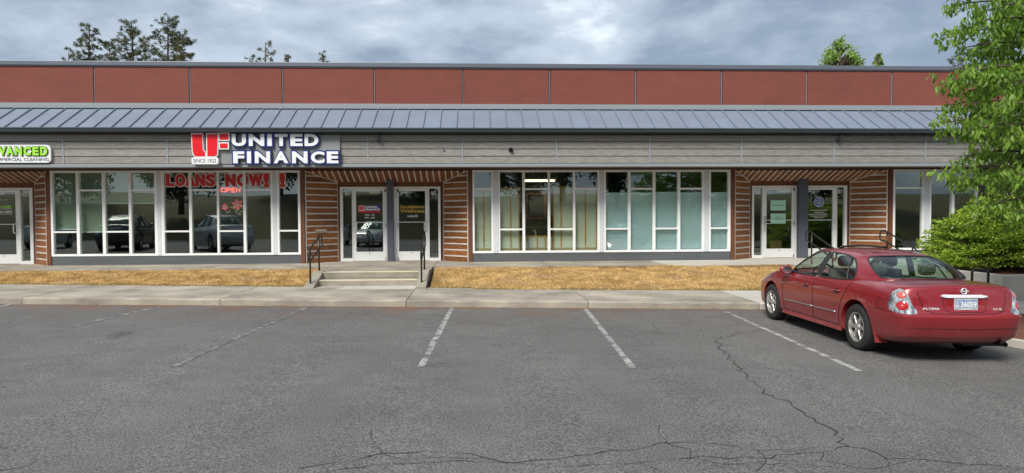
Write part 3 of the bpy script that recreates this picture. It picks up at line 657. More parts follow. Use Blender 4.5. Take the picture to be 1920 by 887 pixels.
# --- doors
def door(outer, side, leaf, gl, handle_left, number, lever=False):
    X = lambda p: XY(p, DY, 420)
    x0, x1 = X(outer[0]), X(outer[1]); l0, l1 = X(leaf[0]), X(leaf[1]); s0_, s1_ = X(side[0]), X(side[1]); g0, g1 = X(gl[0]), X(gl[1])
    left_side = s0_ < l0; y0, y1 = 21.36, 21.48; top = 2.755; mb = MB()
    mb.box(x0, x1, y0, y1, top-.055, top)
    if left_side: mb.box(x0, s0_, y0, y1, LZ, top-.055).box(s1_, l0-.006, y0, y1, LZ, top-.055).box(l1+.006, x1, y0, y1, LZ, top-.055)
    else: mb.box(x0, l0-.006, y0, y1, LZ, top-.055).box(l1+.006, s0_, y0, y1, LZ, top-.055).box(s1_, x1, y0, y1, LZ, top-.055)
    mb.box(s0_, s1_, y0, y1, LZ, .575)
    fr = bp(mb, 'door_frame', 'white_frame')
    bp(MB().box(s0_-.003, s1_+.003, 21.42, 21.426, .57, top-.052), 'sidelight_pane', 'window_glass', fr)
    nw = min(.9*(s1_-s0_), .11*len(number)*.62); cx = (s0_+s1_)/2
    bp(text_at(MB(), number, cx-nw/2, cx+nw/2, 2.50, 2.62, 21.414, .003, .01), 'unit_number', 'white_plastic', fr)
    d = MB(); d.box(l0, g0, 21.372, 21.43, LZ+.012, top-.062).box(g1, l1, 21.372, 21.43, LZ+.012, top-.062).box(g0, g1, 21.372, 21.43, LZ+.012, .775).box(g0, g1, 21.372, 21.43, 2.625, top-.062)
    dr = bp(d, 'door', 'white_frame')
    bp(MB().box(g0-.003, g1+.003, 21.40, 21.406, .772, 2.628), 'pane', 'window_glass', dr)
    bp(MB().box(g0, g1, 21.381, 21.398, 1.662, 1.682), 'push_bar', 'white_frame', dr)
    bp(MB().box((g0+g1)/2-.03, (g0+g1)/2+.03, 21.366, 21.371, .722, .735), 'lock_plate', 'car_black', dr)
    hx = (g0-.02) if handle_left else (g1+.02); s_ = 1 if handle_left else -1
    if lever: bp(MB().tube([(hx-.03, 21.36, 1.80), (hx-.03, 21.36, 1.33)], .016, 8).tube([(hx-.03, 21.35, 1.57), (hx-.03, 21.31, 1.57), (hx+.15, 21.31, 1.565)], .013, 8), 'handle', 'steel', dr, smooth=True)
    else:
        bp(MB().tube([(hx-.035*s_, 21.38, 1.685), (hx+.02*s_, 21.31, 1.685), (hx+.045*s_, 21.295, 1.66), (hx+.045*s_, 21.295, 1.43), (hx+.02*s_, 21.31, 1.40), (hx-.035*s_, 21.38, 1.40)], .014, 8), 'handle', 'white_plastic', dr, smooth=True)
        bp(MB().lathe([(0, 0), (0, .018), (.012, .02)], 'y', 10, (hx-.04*s_, 21.362, 1.57)), 'lock', 'steel', dr, fix=True)
    hgx = l1-.02 if handle_left else l0+.02
    for z in (2.64, 1.58, .56): bp(MB().box(hgx-.018, hgx+.018, 21.352, 21.371, z-.045, z+.045), 'hinge', 'car_black' if z > 2 else 'steel', dr)
    bp(MB().box(g0+.5*(g1-g0)-.0 if handle_left else g0+.05, g1-.03 if handle_left else g0+.5*(g1-g0), 21.43, 21.49, 2.55, 2.615), 'door_closer', 'reveal_grey', dr)
    return dr, g0, g1
D1 = door((-30, 63.5), (40.6, 57.6), (-26, 36.5), (-16, 31), False, 'B2/3')
D2 = door((638.5, 727), (643.2, 660.5), (662.5, 724.3), (668, 718.2), True, 'B4')
D3 = door((739, 826.3), (805.3, 822), (745.2, 802), (748, 797.6), False, 'B5')
D4 = door((1409, 1492.3), (1412.8, 1428.2), (1431, 1488.5), (1436.4, 1484), True, 'B6', True)
D5 = door((1509.6, 1587), (1568.4, 1582.4), (1511.2, 1566.2), (1514, 1560.4), False, 'B7')
for a, b in ((727.2, 739), (1492.6, 1509.5), (-48, -31)):
    bp(MB().box(XY(a, DY), XY(b, DY), 21.18, 21.5, LZ+.001, 2.95), 'column', 'column_slate', bevel=.008)
bp(MB().box(XY(-275, DY), XY(-48, DY), DY, DY+.1, LZ, 2.78), 'wall', 'siding_dark')
# partitions between the units
for p in (733, 1128, 1501, -40):
    x = XY(p, 21.5); bp(MB().box(x-.06, x+.06, 21.52 if p != 1128 else 20.72, 25.6, .47, 3.3), 'partition', 'interior_wall')

# ================================================================== SIGNS AND WINDOW LETTERING
SY = 19.49
def P2(px, py, Y): p = onY(px, py, Y); return p.x, p.z
def rounded(x0, x1, z0, z1, r_, n=5):
    pts = []
    for cx, cz, a0 in ((x1-r_, z1-r_, 0), (x0+r_, z1-r_, 90), (x0+r_, z0+r_, 180), (x1-r_, z0+r_, 270)):
        pts += [(cx+r_*math.cos(R(a0+90*i/n)), cz+r_*math.sin(R(a0+90*i/n))) for i in range(n+1)]
    return pts
def thing_parts(root):
    lx, ly, lz = root.location
    def f(mb, name, mats, parent=None, **k):
        mb.v = [(x-lx, y-ly, z-lz) for x, y, z in mb.v]; return mb.build(name, mats, parent or root, **k)
    return f
x0, z0 = P2(408, 308, SY); x1, z1 = P2(638, 251, SY)
sg = empty('storefront_sign', (x0, SY, z0), label='large sign of white blue-edged channel letters and red logo on grey panel', cat='sign'); sp = thing_parts(sg)
sp(MB().box(XY(392, SY, 280), x1, SY-.06, SY-.001, z0, z1+.0), 'sign_panel', 'sign_grey', bevel=.006)
def zz2(x, y): return P2(350+x*.15625, 240+y*.15625, SY-.12)
def chan(ch, xa, xb, ya, yb, grow=16):
    a, zb_ = zz2(xa, yb); b, za_ = zz2(xb, ya); g = grow*.15625*.0148
    bl = sp(text_at(MB(), ch, a-g, b+g, zb_-g, za_+g, SY-.135, .07, .085), 'letter', 'sign_blue')
    sp(text_at(MB(), ch, a, b, zb_, za_, SY-.147, .011, .045), 'letter_face', 'white_plastic', bl)
for ch, a, b in (('U', 545, 713), ('N', 750, 933), ('I', 972, 1024), ('T', 1060, 1212), ('E', 1248, 1393), ('D', 1418, 1582)): chan(ch, a, b, 74, 218)
for ch, a, b in (('F', 562, 694), ('I', 728, 776), ('N', 822, 1003), ('A', 1048, 1222), ('N', 1268, 1452), ('C', 1494, 1656), ('E', 1685, 1822)): chan(ch, a, b, 282, 424)
def polysign(pts, name, m, y, depth, parent=None):
    return sp(MB().prism([(lambda q_: (q_[0], y, q_[1]))(zz2(*p)) for p in pts], (0, depth, 0)), name, m, parent, fix=True)
LU = [(56, 62), (196, 62), (204, 262), (238, 296), (238, 350), (104, 350), (78, 322), (66, 270)]
RU = [(236, 62), (386, 62), (380, 320), (356, 350), (242, 350)]
def shrink(pts, s_=12):
    cx = sum(p[0] for p in pts)/len(pts); cy = sum(p[1] for p in pts)/len(pts)
    wx = max(p[0] for p in pts)-min(p[0] for p in pts); wy = max(p[1] for p in pts)-min(p[1] for p in pts)
    return [(cx+(p[0]-cx)*(1-2*s_/wx), cy+(p[1]-cy)*(1-2*s_/wy)) for p in pts]
for pl in (LU, RU):
    o = polysign(pl, 'logo_stroke', 'white_plastic', SY-.15, .14); polysign(shrink(pl), 'logo_face', 'sign_red', SY-.158, .007, o)
for bx in ((386, 58, 520, 156), (390, 172, 510, 258)):
    pl = [(bx[0], bx[1]), (bx[2], bx[1]), (bx[2], bx[3]), (bx[0], bx[3])]
    o = polysign(pl, 'logo_block', 'white_plastic', SY-.15, .14); polysign(shrink(pl, 14), 'logo_face', 'sign_red', SY-.158, .007, o)
pl = [(x, y) for x, y in rounded(66, 386, 352, 436, 26)]
o = polysign(pl, 'date_plaque', 'white_plastic', SY-.165, .15)
a, zb_ = zz2(88, 416); b, za_ = zz2(360, 372); sp(text_at(MB(), 'SINCE 1922', a, b, zb_, za_, SY-.169, .003), 'lettering', 'dark_text', o)
# --- green cleaning company sign (cut by the frame on the left)
g = empty('cleaning_sign', (XY(-40, SY, 290), SY, P2(0, 305, SY)[1]), label='white cloud-edged sign with lime green letters on grey siding', cat='sign'); sp = thing_parts(g)
def z3(x, y): return P2(x*.0733, 255+y*.0733, SY-.08)
out = []
xr, zt_ = z3(1290, 225); xl, zb_ = z3(-560, 684)
plaque = rounded(xl, xr, zb_, zt_, .11)
# scalloped top edge
mbp = MB().prism([(x, SY-.08, z) for x, z in plaque], (0, .075, 0))
for i in range(8):
    cx, cz = z3(1130-232*i, 300)
    mbp.prism([(cx+.155*math.cos(t*math.pi/9), SY-.081-.0004*i, cz-.02+.088*math.sin(t*math.pi/9)) for t in range(10)], (0, .06, 0))
sp(mbp, 'sign_panel', 'white_plastic', fix=True)
for ch, a, b in (('A', -455, -255), ('D', -240, -40), ('V', -18, 178), ('A', 182, 370), ('N', 398, 584), ('C', 622, 812), ('E', 846, 1010), ('D', 1044, 1228)):
    xa, za_ = z3(a, 506); xb, zb2 = z3(b, 272)
    o = sp(text_at(MB(), ch, xa-.008, xb+.008, za_-.008, zb2+.008, SY-.105, .02, .075), 'letter', 'lime_dark')
    sp(text_at(MB(), ch, xa+.006, xb-.006, za_+.006, zb2-.006, SY-.116, .01, .05), 'letter_face', 'lime', o)
xa, za_ = z3(-262, 640); xb, zb2 = z3(1248, 562)
sp(text_at(MB(), 'COMMERCIAL CLEANING', xa, xb, za_, zb2, SY-.0875, .004), 'lettering', 'dark_text')
# --- LOANS NOW!! letters on the glass
GY = 20.600
def z6(x, y): return P2(300+x*.19163, 310+y*.19163, GY)
bn = empty('window_banner', (XY(305, GY), GY, 2.7), label='dark red LOANS NOW!! lettering with pale outline across window tops', cat='lettering'); sp = thing_parts(bn)
def ban(ch, xa, xb, ya, yb, k_=0):
    a, z0_ = z6(xa, yb); b, z1_ = z6(xb, ya)
    def many(offs, y, step):
        mb = MB()
        for t, (dx, dz) in enumerate(offs): text_at(mb, ch, a+.012+dx, b-.012+dx, z0_+.006+dz, z1_-.006+dz, y+t*step, .0004, .045)
        return mb
    ring = [(.036*math.cos(t*.6283), .030*math.sin(t*.6283)) for t in range(10)]+[(.018, 0), (-.018, 0)]
    o = sp(many(ring, GY+.0075+.0075*k_, .0006), 'letter', 'banner_edge'); sp(many([(-.016, 0), (-.008, 0), (0, 0), (.008, 0), (.016, 0), (0, .008), (0, -.008)], GY+.001+.0003*k_, .0006), 'letter_face', 'banner_red', o)
for i, (ch, a, b) in enumerate((('L', 58, 138), ('O', 150, 244), ('A', 248, 344), ('N', 346, 440), ('S', 448, 540), ('N', 640, 738), ('O', 750, 866), ('W', 868, 1004))): ban(ch, a, b, 84, 206, i % 2)
for a, b in ((1012, 1068), (1172, 1222)): ban('!', a, b, 74, 218)
# --- neon
ne = empty('neon_sign', (XY(415, GY), GY+.05, 2.4), label='glowing red neon OPEN sign hanging in window under the banner', cat='sign'); sp = thing_parts(ne)
def strokes(paths, name, m, rad):
    mb = MB()
    for p in paths: mb.tube([(lambda q_: (q_[0], GY+.05, q_[1]))(z6(*k_)) for k_ in p], rad, 6)
    return sp(mb, name, m, smooth=True)
for pth in ([[(596, 224), (634, 224), (634, 258), (596, 258), (596, 224)]], [[(648, 262), (648, 222), (680, 222), (680, 242), (648, 242)]], [[(728, 222), (696, 222), (696, 260), (728, 260)], [(696, 241), (722, 241)]], [[(742, 262), (742, 222), (776, 260), (776, 220)]]):
    strokes(pth, 'letter', 'neon', .011)
strokes([[(612, 204), (640, 200), (700, 200)]], 'border_tube', 'tube_blue', .006)
# --- flower decals
def flower(cx, cy, r_, rot, label):
    c = z6(cx, cy); f = empty('flower_decal', (c[0], GY+.02, c[1]), label=label, cat='decal'); s_ = r_*.19163*.0158
    for i in range(6):
        a = R(rot+60*i); u = (math.cos(a), math.sin(a)); v = (-u[1], u[0])
        for (k_, y, m, nm) in ((1.06, .0025, 'petal_line', 'petal_edge'), (.93, .0012, 'petal', 'petal')):
            pts = [(s_*k_*(u[0]*p+v[0]*q_), y, s_*k_*(u[1]*p+v[1]*q_)) for p, q_ in ((.12, 0), (.42, -.24*k_), (.66, -.25*k_), (1.0, 0), (.66, .25*k_), (.42, .24*k_))]
            MB().prism(pts, (0, .001, 0)).build(nm, m, f, fix=True)
    MB().prism([(s_*.13*math.cos(t), 0, s_*.13*math.sin(t)) for t in [k_*.785 for k_ in range(8)]], (0, .001, 0)).build('flower_centre', 'white_plastic', f, fix=True)
    return f, s_
fa = flower(632, 406, 42, 100, 'small pink flower decal on the middle loans window'); fb = flower(754, 384, 66, 100, 'large pink flower decal with green leaves on the loans window')
for (dx, dz, a) in ((-.85, -.38, 20), (-.2, -.82, 70), (.8, -.5, -60)):
    f, s_ = fb; a = R(a); pts = [(s_*(dx+.26*p*math.cos(a)-.15*q_*math.sin(a)), .003, s_*(dz+.26*p*math.sin(a)+.15*q_*math.cos(a))) for p, q_ in ((-1, 0), (-.3, .9), (.5, .7), (1, 0), (.5, -.7), (-.3, -.9))]
    MB().prism(pts, (0, .001, 0)).build('leaf', 'leaf_decal', f, fix=True)
for f, s_, ox, oz, k_ in ((fb[0], fb[1], .55, -1.25, .34), (fa[0], fa[1], .9, -1.2, .34)):
    pts = [(s_*(ox+k_*(1-t/14)*math.cos(t*.75)), .002, s_*(oz+k_*(1-t/14)*math.sin(t*.75))) for t in range(12)]
    MB().tube([(s_*(ox-.75), .002, s_*(oz+.25))]+[(s_*(ox-.4), .002, s_*(oz-.2))]+pts[6:0:-1]+pts[:1], .004, 5).build('curl', 'white_plastic', f)
# --- door lettering
LY = 21.395
def zd(x, y): return P2(660+x*.18047, 340+y*.18047, LY)
def decal(root_args, items):
    g_ = empty(*root_args[:2], **root_args[2]); f = thing_parts(g_)
    for it in items:
        kind = it[0]
        if kind == 'T':
            _, txt, xa, xb, ya, yb, m, off, y = it; a, z0_ = zd(xa, yb); b, z1_ = zd(xb, ya); f(text_at(MB(), txt, a, b, z0_, z1_, y, .001, off), 'lettering', m)
        else:
            _, xa, xb, ya, yb, m, y, nm = it; a, z0_ = zd(xa, yb); b, z1_ = zd(xb, ya); f(MB().box(a, b, y, y+.001, z0_, z1_), nm, m)
    return g_
decal(('door_decal', (D2[1], LY, 1.8), dict(label='small red and blue logo decal with opening hours on the B4 door glass', cat='decal')),
      [('B', 134, 298, 250, 308, 'sign_blue', LY-.000, 'logo_ground'), ('B', 68, 298, 310, 325, 'sign_red', LY, 'logo_bar'), ('B', 68, 132, 252, 308, 'white_plastic', LY, 'logo_ground'),
       ('B', 72, 96, 256, 300, 'sign_red', LY-.0015, 'logo_stroke'), ('B', 100, 116, 256, 304, 'sign_red', LY-.0015, 'logo_stroke'), ('B', 118, 130, 256, 274, 'sign_red', LY-.0015, 'logo_stroke'), ('B', 118, 130, 280, 294, 'sign_red', LY-.0015, 'logo_stroke'),
       ('T', 'UNITED', 140, 266, 256, 278, 'white_plastic', .05, LY-.0015), ('T', 'FINANCE', 140, 290, 282, 304, 'white_plastic', .05, LY-.0015),
       ('T', 'MON. - FRI.', 132, 236, 340, 358, 'white_plastic', .02, LY), ('T', '9:00 - 6:00', 132, 236, 368, 388, 'white_plastic', .02, LY)])
decal(('door_decal', (D3[1], LY, 1.8), dict(label='gold two-line lettering decal on the B5 door glass', cat='decal')),
      [('T', 'Souldance', 500, 752, 244, 282, 'gold', .02, LY), ('T', 'Wellness', 498, 754, 288, 326, 'gold', .02, LY), ('T', 'Lea Alvarez, ND', 576, 682, 346, 378, 'white_plastic', .02, LY)])
def zd(x, y): return P2(1400+x*.19157, 330+y*.19157, LY)
for i, (ya, yb, lines_, lab) in enumerate(((238, 338, [('Real Behavioral', 250, 366, 282, 294)], 'upper of two pale green paper notices on the B6 door'), (367, 466, [('Therapy', 278, 336, 400, 413), ('Northwest, P.C.', 252, 366, 416, 428)], 'lower of two pale green paper notices on the B6 door'))):
    a, z0_ = zd(234, yb); b, z1_ = zd(383, ya); g_ = empty('paper_notice', (a, LY, z0_), label=lab, cat='notice', group='green paper notices on door'); f = thing_parts(g_)
    f(MB().box(a, b, LY, LY+.001, z0_, z1_), 'sheet', 'paper_green')
    for t, xa, xb, yc, yd in lines_:
        p, q_ = zd(xa, yd), zd(xb, yc); f(text_at(MB(), t, p[0], q_[0], p[1], q_[1], LY-.0015, .001, .02), 'lettering', 'dark_text')
c = zd(709, 253); g_ = empty('door_decal', (c[0], LY, c[1]), label='round blue seal with white lines of text on the B7 door glass', cat='decal'); f = thing_parts(g_); rr = 53*.19157*.0168
f(MB().lathe([(0, 0), (0, rr)], 'y', 28, (c[0], LY, c[1])), 'seal', 'seal_blue', fix=True)
f(MB().lathe([(-.001, rr*.93), (-.001, rr*.86)], 'y', 28, (c[0], LY-.0005, c[1])), 'seal_ring', 'white_plastic', fix=True)
for i in range(26):
    a = rnd.uniform(0, 6.28); r2 = rr*.6*math.sqrt(rnd.random()); s_ = rr*rnd.uniform(.05, .13)
    f(MB().prism([(c[0]+r2*math.cos(a)*.9+s_*math.cos(t)*1.4, LY-.0015, c[1]+rr*.12+r2*.8*math.sin(a)+s_*math.sin(t)*.6) for t in (0, 1.2, 2.4, 3.6, 4.8)], (0, .0005, 0)), 'seal_drawing', 'reveal_grey', fix=True)
for xa, xb, y in ((622, 790, 337), (660, 760, 357), (606, 790, 374), (626, 786, 392), (655, 756, 407)):
    x = xa
    while x < xb:
        e_ = min(xb, x+rnd.uniform(12, 30)); p, q_ = zd(x, y+4), zd(e_, y-4); f(MB().box(p[0], q_[0], LY, LY+.001, p[1], q_[1]), 'small_print', 'reveal_grey'); x = e_+4
def zd(x, y): return P2(x*.19164, 340+y*.19164, LY)
decal(('door_decal', (D1[1], LY, 1.8), dict(label='lime and white phone number lettering on the B2/3 door glass', cat='decal')),
      [('T', 'call us at', -30, 72, 172, 188, 'white_plastic', .0, LY), ('T', 'ADVANCED', -60, 110, 238, 260, 'lime', .05, LY), ('B', -60, 112, 268, 273, 'white_plastic', LY, 'rule'), ('T', '241-8879', -4, 116, 288, 310, 'white_plastic', .03, LY), ('B', -60, 118, 318, 322, 'white_plastic', LY, 'rule')])

# ================================================================== THINGS INSIDE THE WINDOWS
def wx(p, Y): return XY(p, Y)
for i, (a, b, py, lab) in enumerate(((98, 147, 431, 'grey-green roller blind pulled low in the leftmost window column'), (147, 196, 436, 'grey-green roller blind in second window column from left, hem lowest'), (196, 245, 382, 'grey-green roller blind half down in third window column from left'), (245, 294, 382, 'grey-green roller blind half down next to the loans banner window'))):
    Y = 20.78; zb = onY((a+b)/2, py, Y).z; x0, x1 = wx(a+1, Y), wx(b-1, Y); g_ = empty('roller_blind', (x0, Y, zb), label=lab, cat='blind', group='roller blinds'); f = thing_parts(g_)
    f(MB().box(x0, x1, Y, Y+.003, zb+.025, 3.2), 'fabric', 'roller'); f(MB().box(x0, x1, Y-.006, Y+.01, zb, zb+.026), 'hem_bar', 'roller_hem'); f(MB().tube([(x0, Y+.03, 3.2), (x1, Y+.03, 3.2)], .03, 10), 'roller', 'roller')
for a, b, lab in ((1676, 1729, 'dark roller blind rolled high in window right of the B7 alcove'), (1743, 1830, 'dark roller blind rolled high in window behind the shrub')):
    Y = 20.78; zb = 2.62 if a < 1700 else 2.68; x0, x1 = wx(a+1, Y), wx(b-1, Y); g_ = empty('roller_blind', (x0, Y, zb), label=lab, cat='blind', group='roller blinds'); f = thing_parts(g_)
    f(MB().box(x0, x1, Y, Y+.003, zb+.025, 3.2), 'fabric', 'roller_dark'); f(MB().box(x0, x1, Y-.006, Y+.01, zb, zb+.026), 'hem_bar', 'roller_dark')
names = ['first', 'second', 'third', 'fourth']
for i, (a, b) in enumerate(((1134, 1179.3), (1179.8, 1226), (1226.4, 1272.5), (1273, 1318), (1330.5, 1366))):
    Y = 20.71; x0, x1 = wx(a, Y), wx(b, Y); lab = f'pale blue slatted blind in {names[i]} column of the window left of B6' if i < 4 else 'pale blue slatted blind in narrow window beside the B6 alcove'
    g_ = empty('slatted_blind', (x0, Y, .8), label=lab, cat='blind', group='slatted blinds'); f = thing_parts(g_); zt_ = 2.53+(0.0 if i != 2 else .015)
    f(MB().box(x0, x1, Y-.02, Y+.02, zt_-.03, zt_), 'head_rail', 'blind_slat'); mb = MB(); z = .8
    while z < zt_-.05: mb.prism([(x0, Y+.010, z), (x0, Y+.0115, z+.002), (x0, Y-.010, z+.038), (x0, Y-.0115, z+.036)], (x1-x0, 0, 0)); z += .034
    o = f(mb, 'slats', 'blind_slat', fix=True); o['kind'] = 'stuff'
def shoji(a, b, ztop, Y, stiles, lab):
    x0, x1 = wx(a, Y), wx(b, Y); g_ = empty('folding_screen', (x0, Y, .47), label=lab, cat='screen', group='paper folding screens'); f = thing_parts(g_)
    f(MB().box(x0, x1, Y, Y+.004, .5, ztop-.02), 'paper_panel', 'shoji')
    for s_ in stiles:
        x = wx(s_, Y); f(MB().box(x-.018, x+.018, Y-.02, Y+.02, .5, ztop), 'stile', 'shoji_wood')
    for z in (.86, ztop-.035): f(MB().box(x0, x1, Y-.016, Y+.0, z-.02, z+.02), 'rail', 'shoji_wood')
    mb = MB(); n = int((ztop-.9)/.18)
    f(MB().box(x0, x1, Y-.004, Y-.001, .9+.6, .9+.606), 'lattice_bar', 'shoji_wood'); 
shoji(888, 924, 2.72, 20.76, (889.5, 907, 923), 'paper folding screen in narrow window right of the B5 alcove')
shoji(936, 974, 2.72, 20.76, (937, 957.5, 973), 'tall paper folding screen left of the framed picture in B5 window')
shoji(974, 1038, 1.26, 20.9, (975.5, 989, 1007, 1022, 1036.5), 'low paper folding screen standing under the framed picture')
shoji(1037, 1076, 2.74, 20.76, (1038, 1052, 1075), 'tall paper folding screen right of the framed picture')
shoji(1077, 1120, 2.72, 20.76, (1078, 1097.5, 1118), 'paper folding screen at the right end of the B5 window')
Y = 23.4; x0, z0 = P2(987, 411, Y); x1, z1 = P2(1023, 362, Y)
g_ = empty('framed_picture', (x0, Y, z0), label='dark picture in brown wooden frame inside the B5 window', cat='picture'); f = thing_parts(g_)
for bx in ((x0, x1, z0, z0+.05), (x0, x1, z1-.05, z1), (x0, x0+.05, z0+.05, z1-.05), (x1-.05, x1, z0+.05, z1-.05)): f(MB().box(bx[0], bx[1], Y-.03, Y, bx[2], bx[3]), 'frame_side', 'frame_wood')
f(MB().box(x0+.05, x1-.05, Y-.012, Y-.002, z0+.05, z1-.05), 'canvas', 'mirror_dark')
bp(MB().box(wx(975, 23.5), wx(1060, 23.5), 23.42, 23.5, .47, 3.3), 'partition', 'interior_wall')
Y = 22.4; x0, z0 = P2(983, 340, Y); x1, _ = P2(1040, 340, Y)
g_ = empty('ceiling_lamp', ((x0+x1)/2, Y, z0), label='lit twin tube ceiling lamp behind the B5 window', cat='lamp'); f = thing_parts(g_)
f(MB().box(x0, x1, Y-.02, Y+.22, z0+.05, z0+.1), 'housing', 'white_frame')
for dy, dz in ((0, .02), (.18, .02)): f(MB().tube([(x0, Y+dy, z0+dz), (x1-dy*.6, Y+dy, z0+dz)], .022, 8), 'tube', 'tube_lamp')
for X in ((x0+x1)/2-.2, (x0+x1)/2+.2): f(MB().tube([(X, Y+.1, z0+.1), (X, Y+.1, 3.3)], .006, 6), 'hanger', 'steel')
c = P2(1003, 436, 21.3); f_ = [(-.02, -.12), (.0, -.02), (-.06, .08), (-.01, .1), (.04, .03), (.03, -.12)]
tag(MB().prism([(c[0]+a*1.2, 21.3, c[1]+b) for a, b in f_], (0, .03, 0)).build('ornament', 'reveal_grey', fix=True, bevel=.008), 'small pale ornament standing on the low paper screen', 'ornament')
x0, z0 = P2(1444, 466, 21.9); x1, z1 = P2(1466, 452, 21.9)
g_ = empty('carton_box', ((x0+x1)/2, 22, .47), label='brown cardboard box on the floor inside the B6 door', cat='box'); f = thing_parts(g_)
f(MB().box(x0, x1, 21.9, 22.3, .47, z1), 'box_body', 'carton'); f(MB().box(x0-.01, x1+.01, 21.88, 22.0, z1+.001, z1+.012), 'box_flap', 'carton')
for px_, lab in ((958, 'small round black vent cap on grey siding above the B5 window'), (1822, 'small round black vent cap on grey siding beside the green tree')):
    p = onY(px_, 281, 19.45); g_ = empty('vent_cap', (p.x, 19.49, p.z), label=lab, cat='vent cap', group='black vent caps on siding')
    MB().lathe([(0, .05), (-.07, .05), (-.08, .044), (-.08, .036), (-.03, .034), (-.03, 0)], 'y', 18).build('pipe', 'black_paint', g_, smooth=False, fix=True); MB().lathe([(-.012, .068), (-.001, .068), (-.001, .045), (-.012, .045)], 'y', 18, closed=True).build('collar', 'black_paint', g_, fix=True)

# ================================================================== STEPS AND HANDRAILS
def steps(xa, xb, yb, ztop, zbot, n, tread, label):
    g_ = empty('concrete_steps', ((xa+xb)/2, yb, zbot), label=label, cat='steps', group='concrete steps'); f = thing_parts(g_); rise = (ztop-zbot)/n
    for i in range(n):
        y = yb-(n-1-i)*tread; z1 = zbot+rise*(i+1)
        f(MB().box(xa, xb, y, yb+.3, z1-rise+.001 if i else zbot-.2, z1-.0015), 'step', 'concrete_step', bevel=.012)
        f(MB().box(xa+.01, xb-.01, y-.004, y+.07, z1-.022, z1+.003), 'nosing', 'nosing', bevel=.004)
    y0 = yb-(n-1)*tread
    f(MB().box(xa-.05, xb, y0-.62, y0, zbot-.2, zbot+.012), 'landing_pad', 'concrete_new', bevel=.006)
    for s_, x0 in ((0, xa-.24), (1, xb+.001)):
        f(MB().prism([(x0, y0-.55, zbot-.2), (x0, y0-.55, zbot+.04), (x0, y0-.42, zbot+.07), (x0, yb+.08, ztop+.02), (x0, yb+.32, ztop+.02), (x0, yb+.32, zbot-.2)], (.238, 0, 0)), 'cheek_wall', 'concrete_step', fix=True, bevel=.01)
    return y0
zb1 = gz(stair1[0])+SW-.01
ys = steps(stair1[0], stair1[1], 17.18, LZ, zb1, 2, .47, 'two-riser concrete steps with pale nosings between two dry lawns')
steps(stair2[0], stair2[1], 18.05, LZ, gz(10)+SW-.01, 3, .36, 'concrete steps behind the red car leading to B6 and B7')
def rail(X, yb, yt, zb, zt, label, loop=.29, flat=.28, bases=None):
    """closed-loop pipe rail in the Y-Z plane: lower end (yb, zb), upper end (yt, zt) are the top line's ends"""
    g_ = empty('handrail', (X, yb, zb-.9), label=label, cat='handrail', group='black pipe handrails'); f = thing_parts(g_)
    top = [(yb, zb), (yt-flat, zt), (yt, zt+.005)]
    sl_ = (zt-zb)/(yt-flat-yb)
    path = [(yb-.04, zb-.03), (yb, zb), (yt-flat-.03, zt-.015), (yt-flat+.03, zt), (yt-.06, zt), (yt, zt-.06), (yt, zt-loop+.06), (yt-.06, zt-loop), (yt-flat+.05, zt-loop), (yt-flat-.02, zt-loop-.02), (yb+.03, zb-loop+.0), (yb-.03, zb-loop-.0), (yb-.08, zb-loop+.05), (yb-.08, zb-.08)]
    f(MB().tube([(X, y, z) for y, z in path], .021, 10, closed=True), 'rail_loop', 'black_paint', smooth=True)
    for (y, z0) in (bases or ((yb+.03, zb-.87), (yt-flat, zt-.89))):
        zt2 = zb+(y-yb)*sl_ if y < yt-flat else zt
        f(MB().tube([(X, y, z0), (X, y, zt2)], .021, 10), 'post', 'black_paint', smooth=True); f(MB().lathe([(0, 0), (.012, 0), (.012, .045), (0, .05)], 'z', 14, (X, y, z0-.002)), 'base_flange', 'rust' if y < yt-flat else 'black_paint', fix=True)
    return g_
rail(XY(590, 16.9, 500), 16.42, 17.72, 1.075, 1.37, 'bent black pipe handrail at left side of the front steps', bases=((16.45, .235), (17.38, .50)))
rail(XY(793, 16.9, 500), 16.42, 17.72, 1.075, 1.37, 'bent black pipe handrail at right side of the front steps', bases=((16.45, .235), (17.38, .50)))
rail(XY(1516, 18.6, 440), 17.2, 18.75, .95, 1.37, 'black pipe handrail seen behind the car in front of the B7 door', loop=.27, bases=((17.3, .1), (18.42, .48)))
rail(XY(1656, 18.6, 440), 17.2, 18.75, .95, 1.37, 'black pipe handrail behind the car roof in front of slatted wall', loop=.27, bases=((17.3, .1), (18.42, .48)))
g_ = empty('handrail', (10.65, 13.4, 0), label='short black pipe rail end behind the car trunk by the retaining wall', cat='handrail', group='black pipe handrails'); f = thing_parts(g_)
pa, pb = onY(1826, 506, 13.7), onY(1853, 507, 13.7)
f(MB().tube([(pa.x, 13.75, 0), (pa.x, 13.75, pa.z-.05), (pa.x+.02, 13.75, pa.z-.01), (pa.x+.06, 13.75, pa.z), (pb.x-.06, 13.7, pb.z), (pb.x-.015, 13.7, pb.z-.015), (pb.x, 13.7, pb.z-.06), (pb.x, 13.7, 0)], .026, 10), 'rail_loop', 'black_paint', smooth=True)
for p in (pa, pb): f(MB().lathe([(0, 0), (.012, 0), (.012, .05), (0, .055)], 'z', 14, (p.x, 13.72, -.002)), 'base_flange', 'black_paint', fix=True)
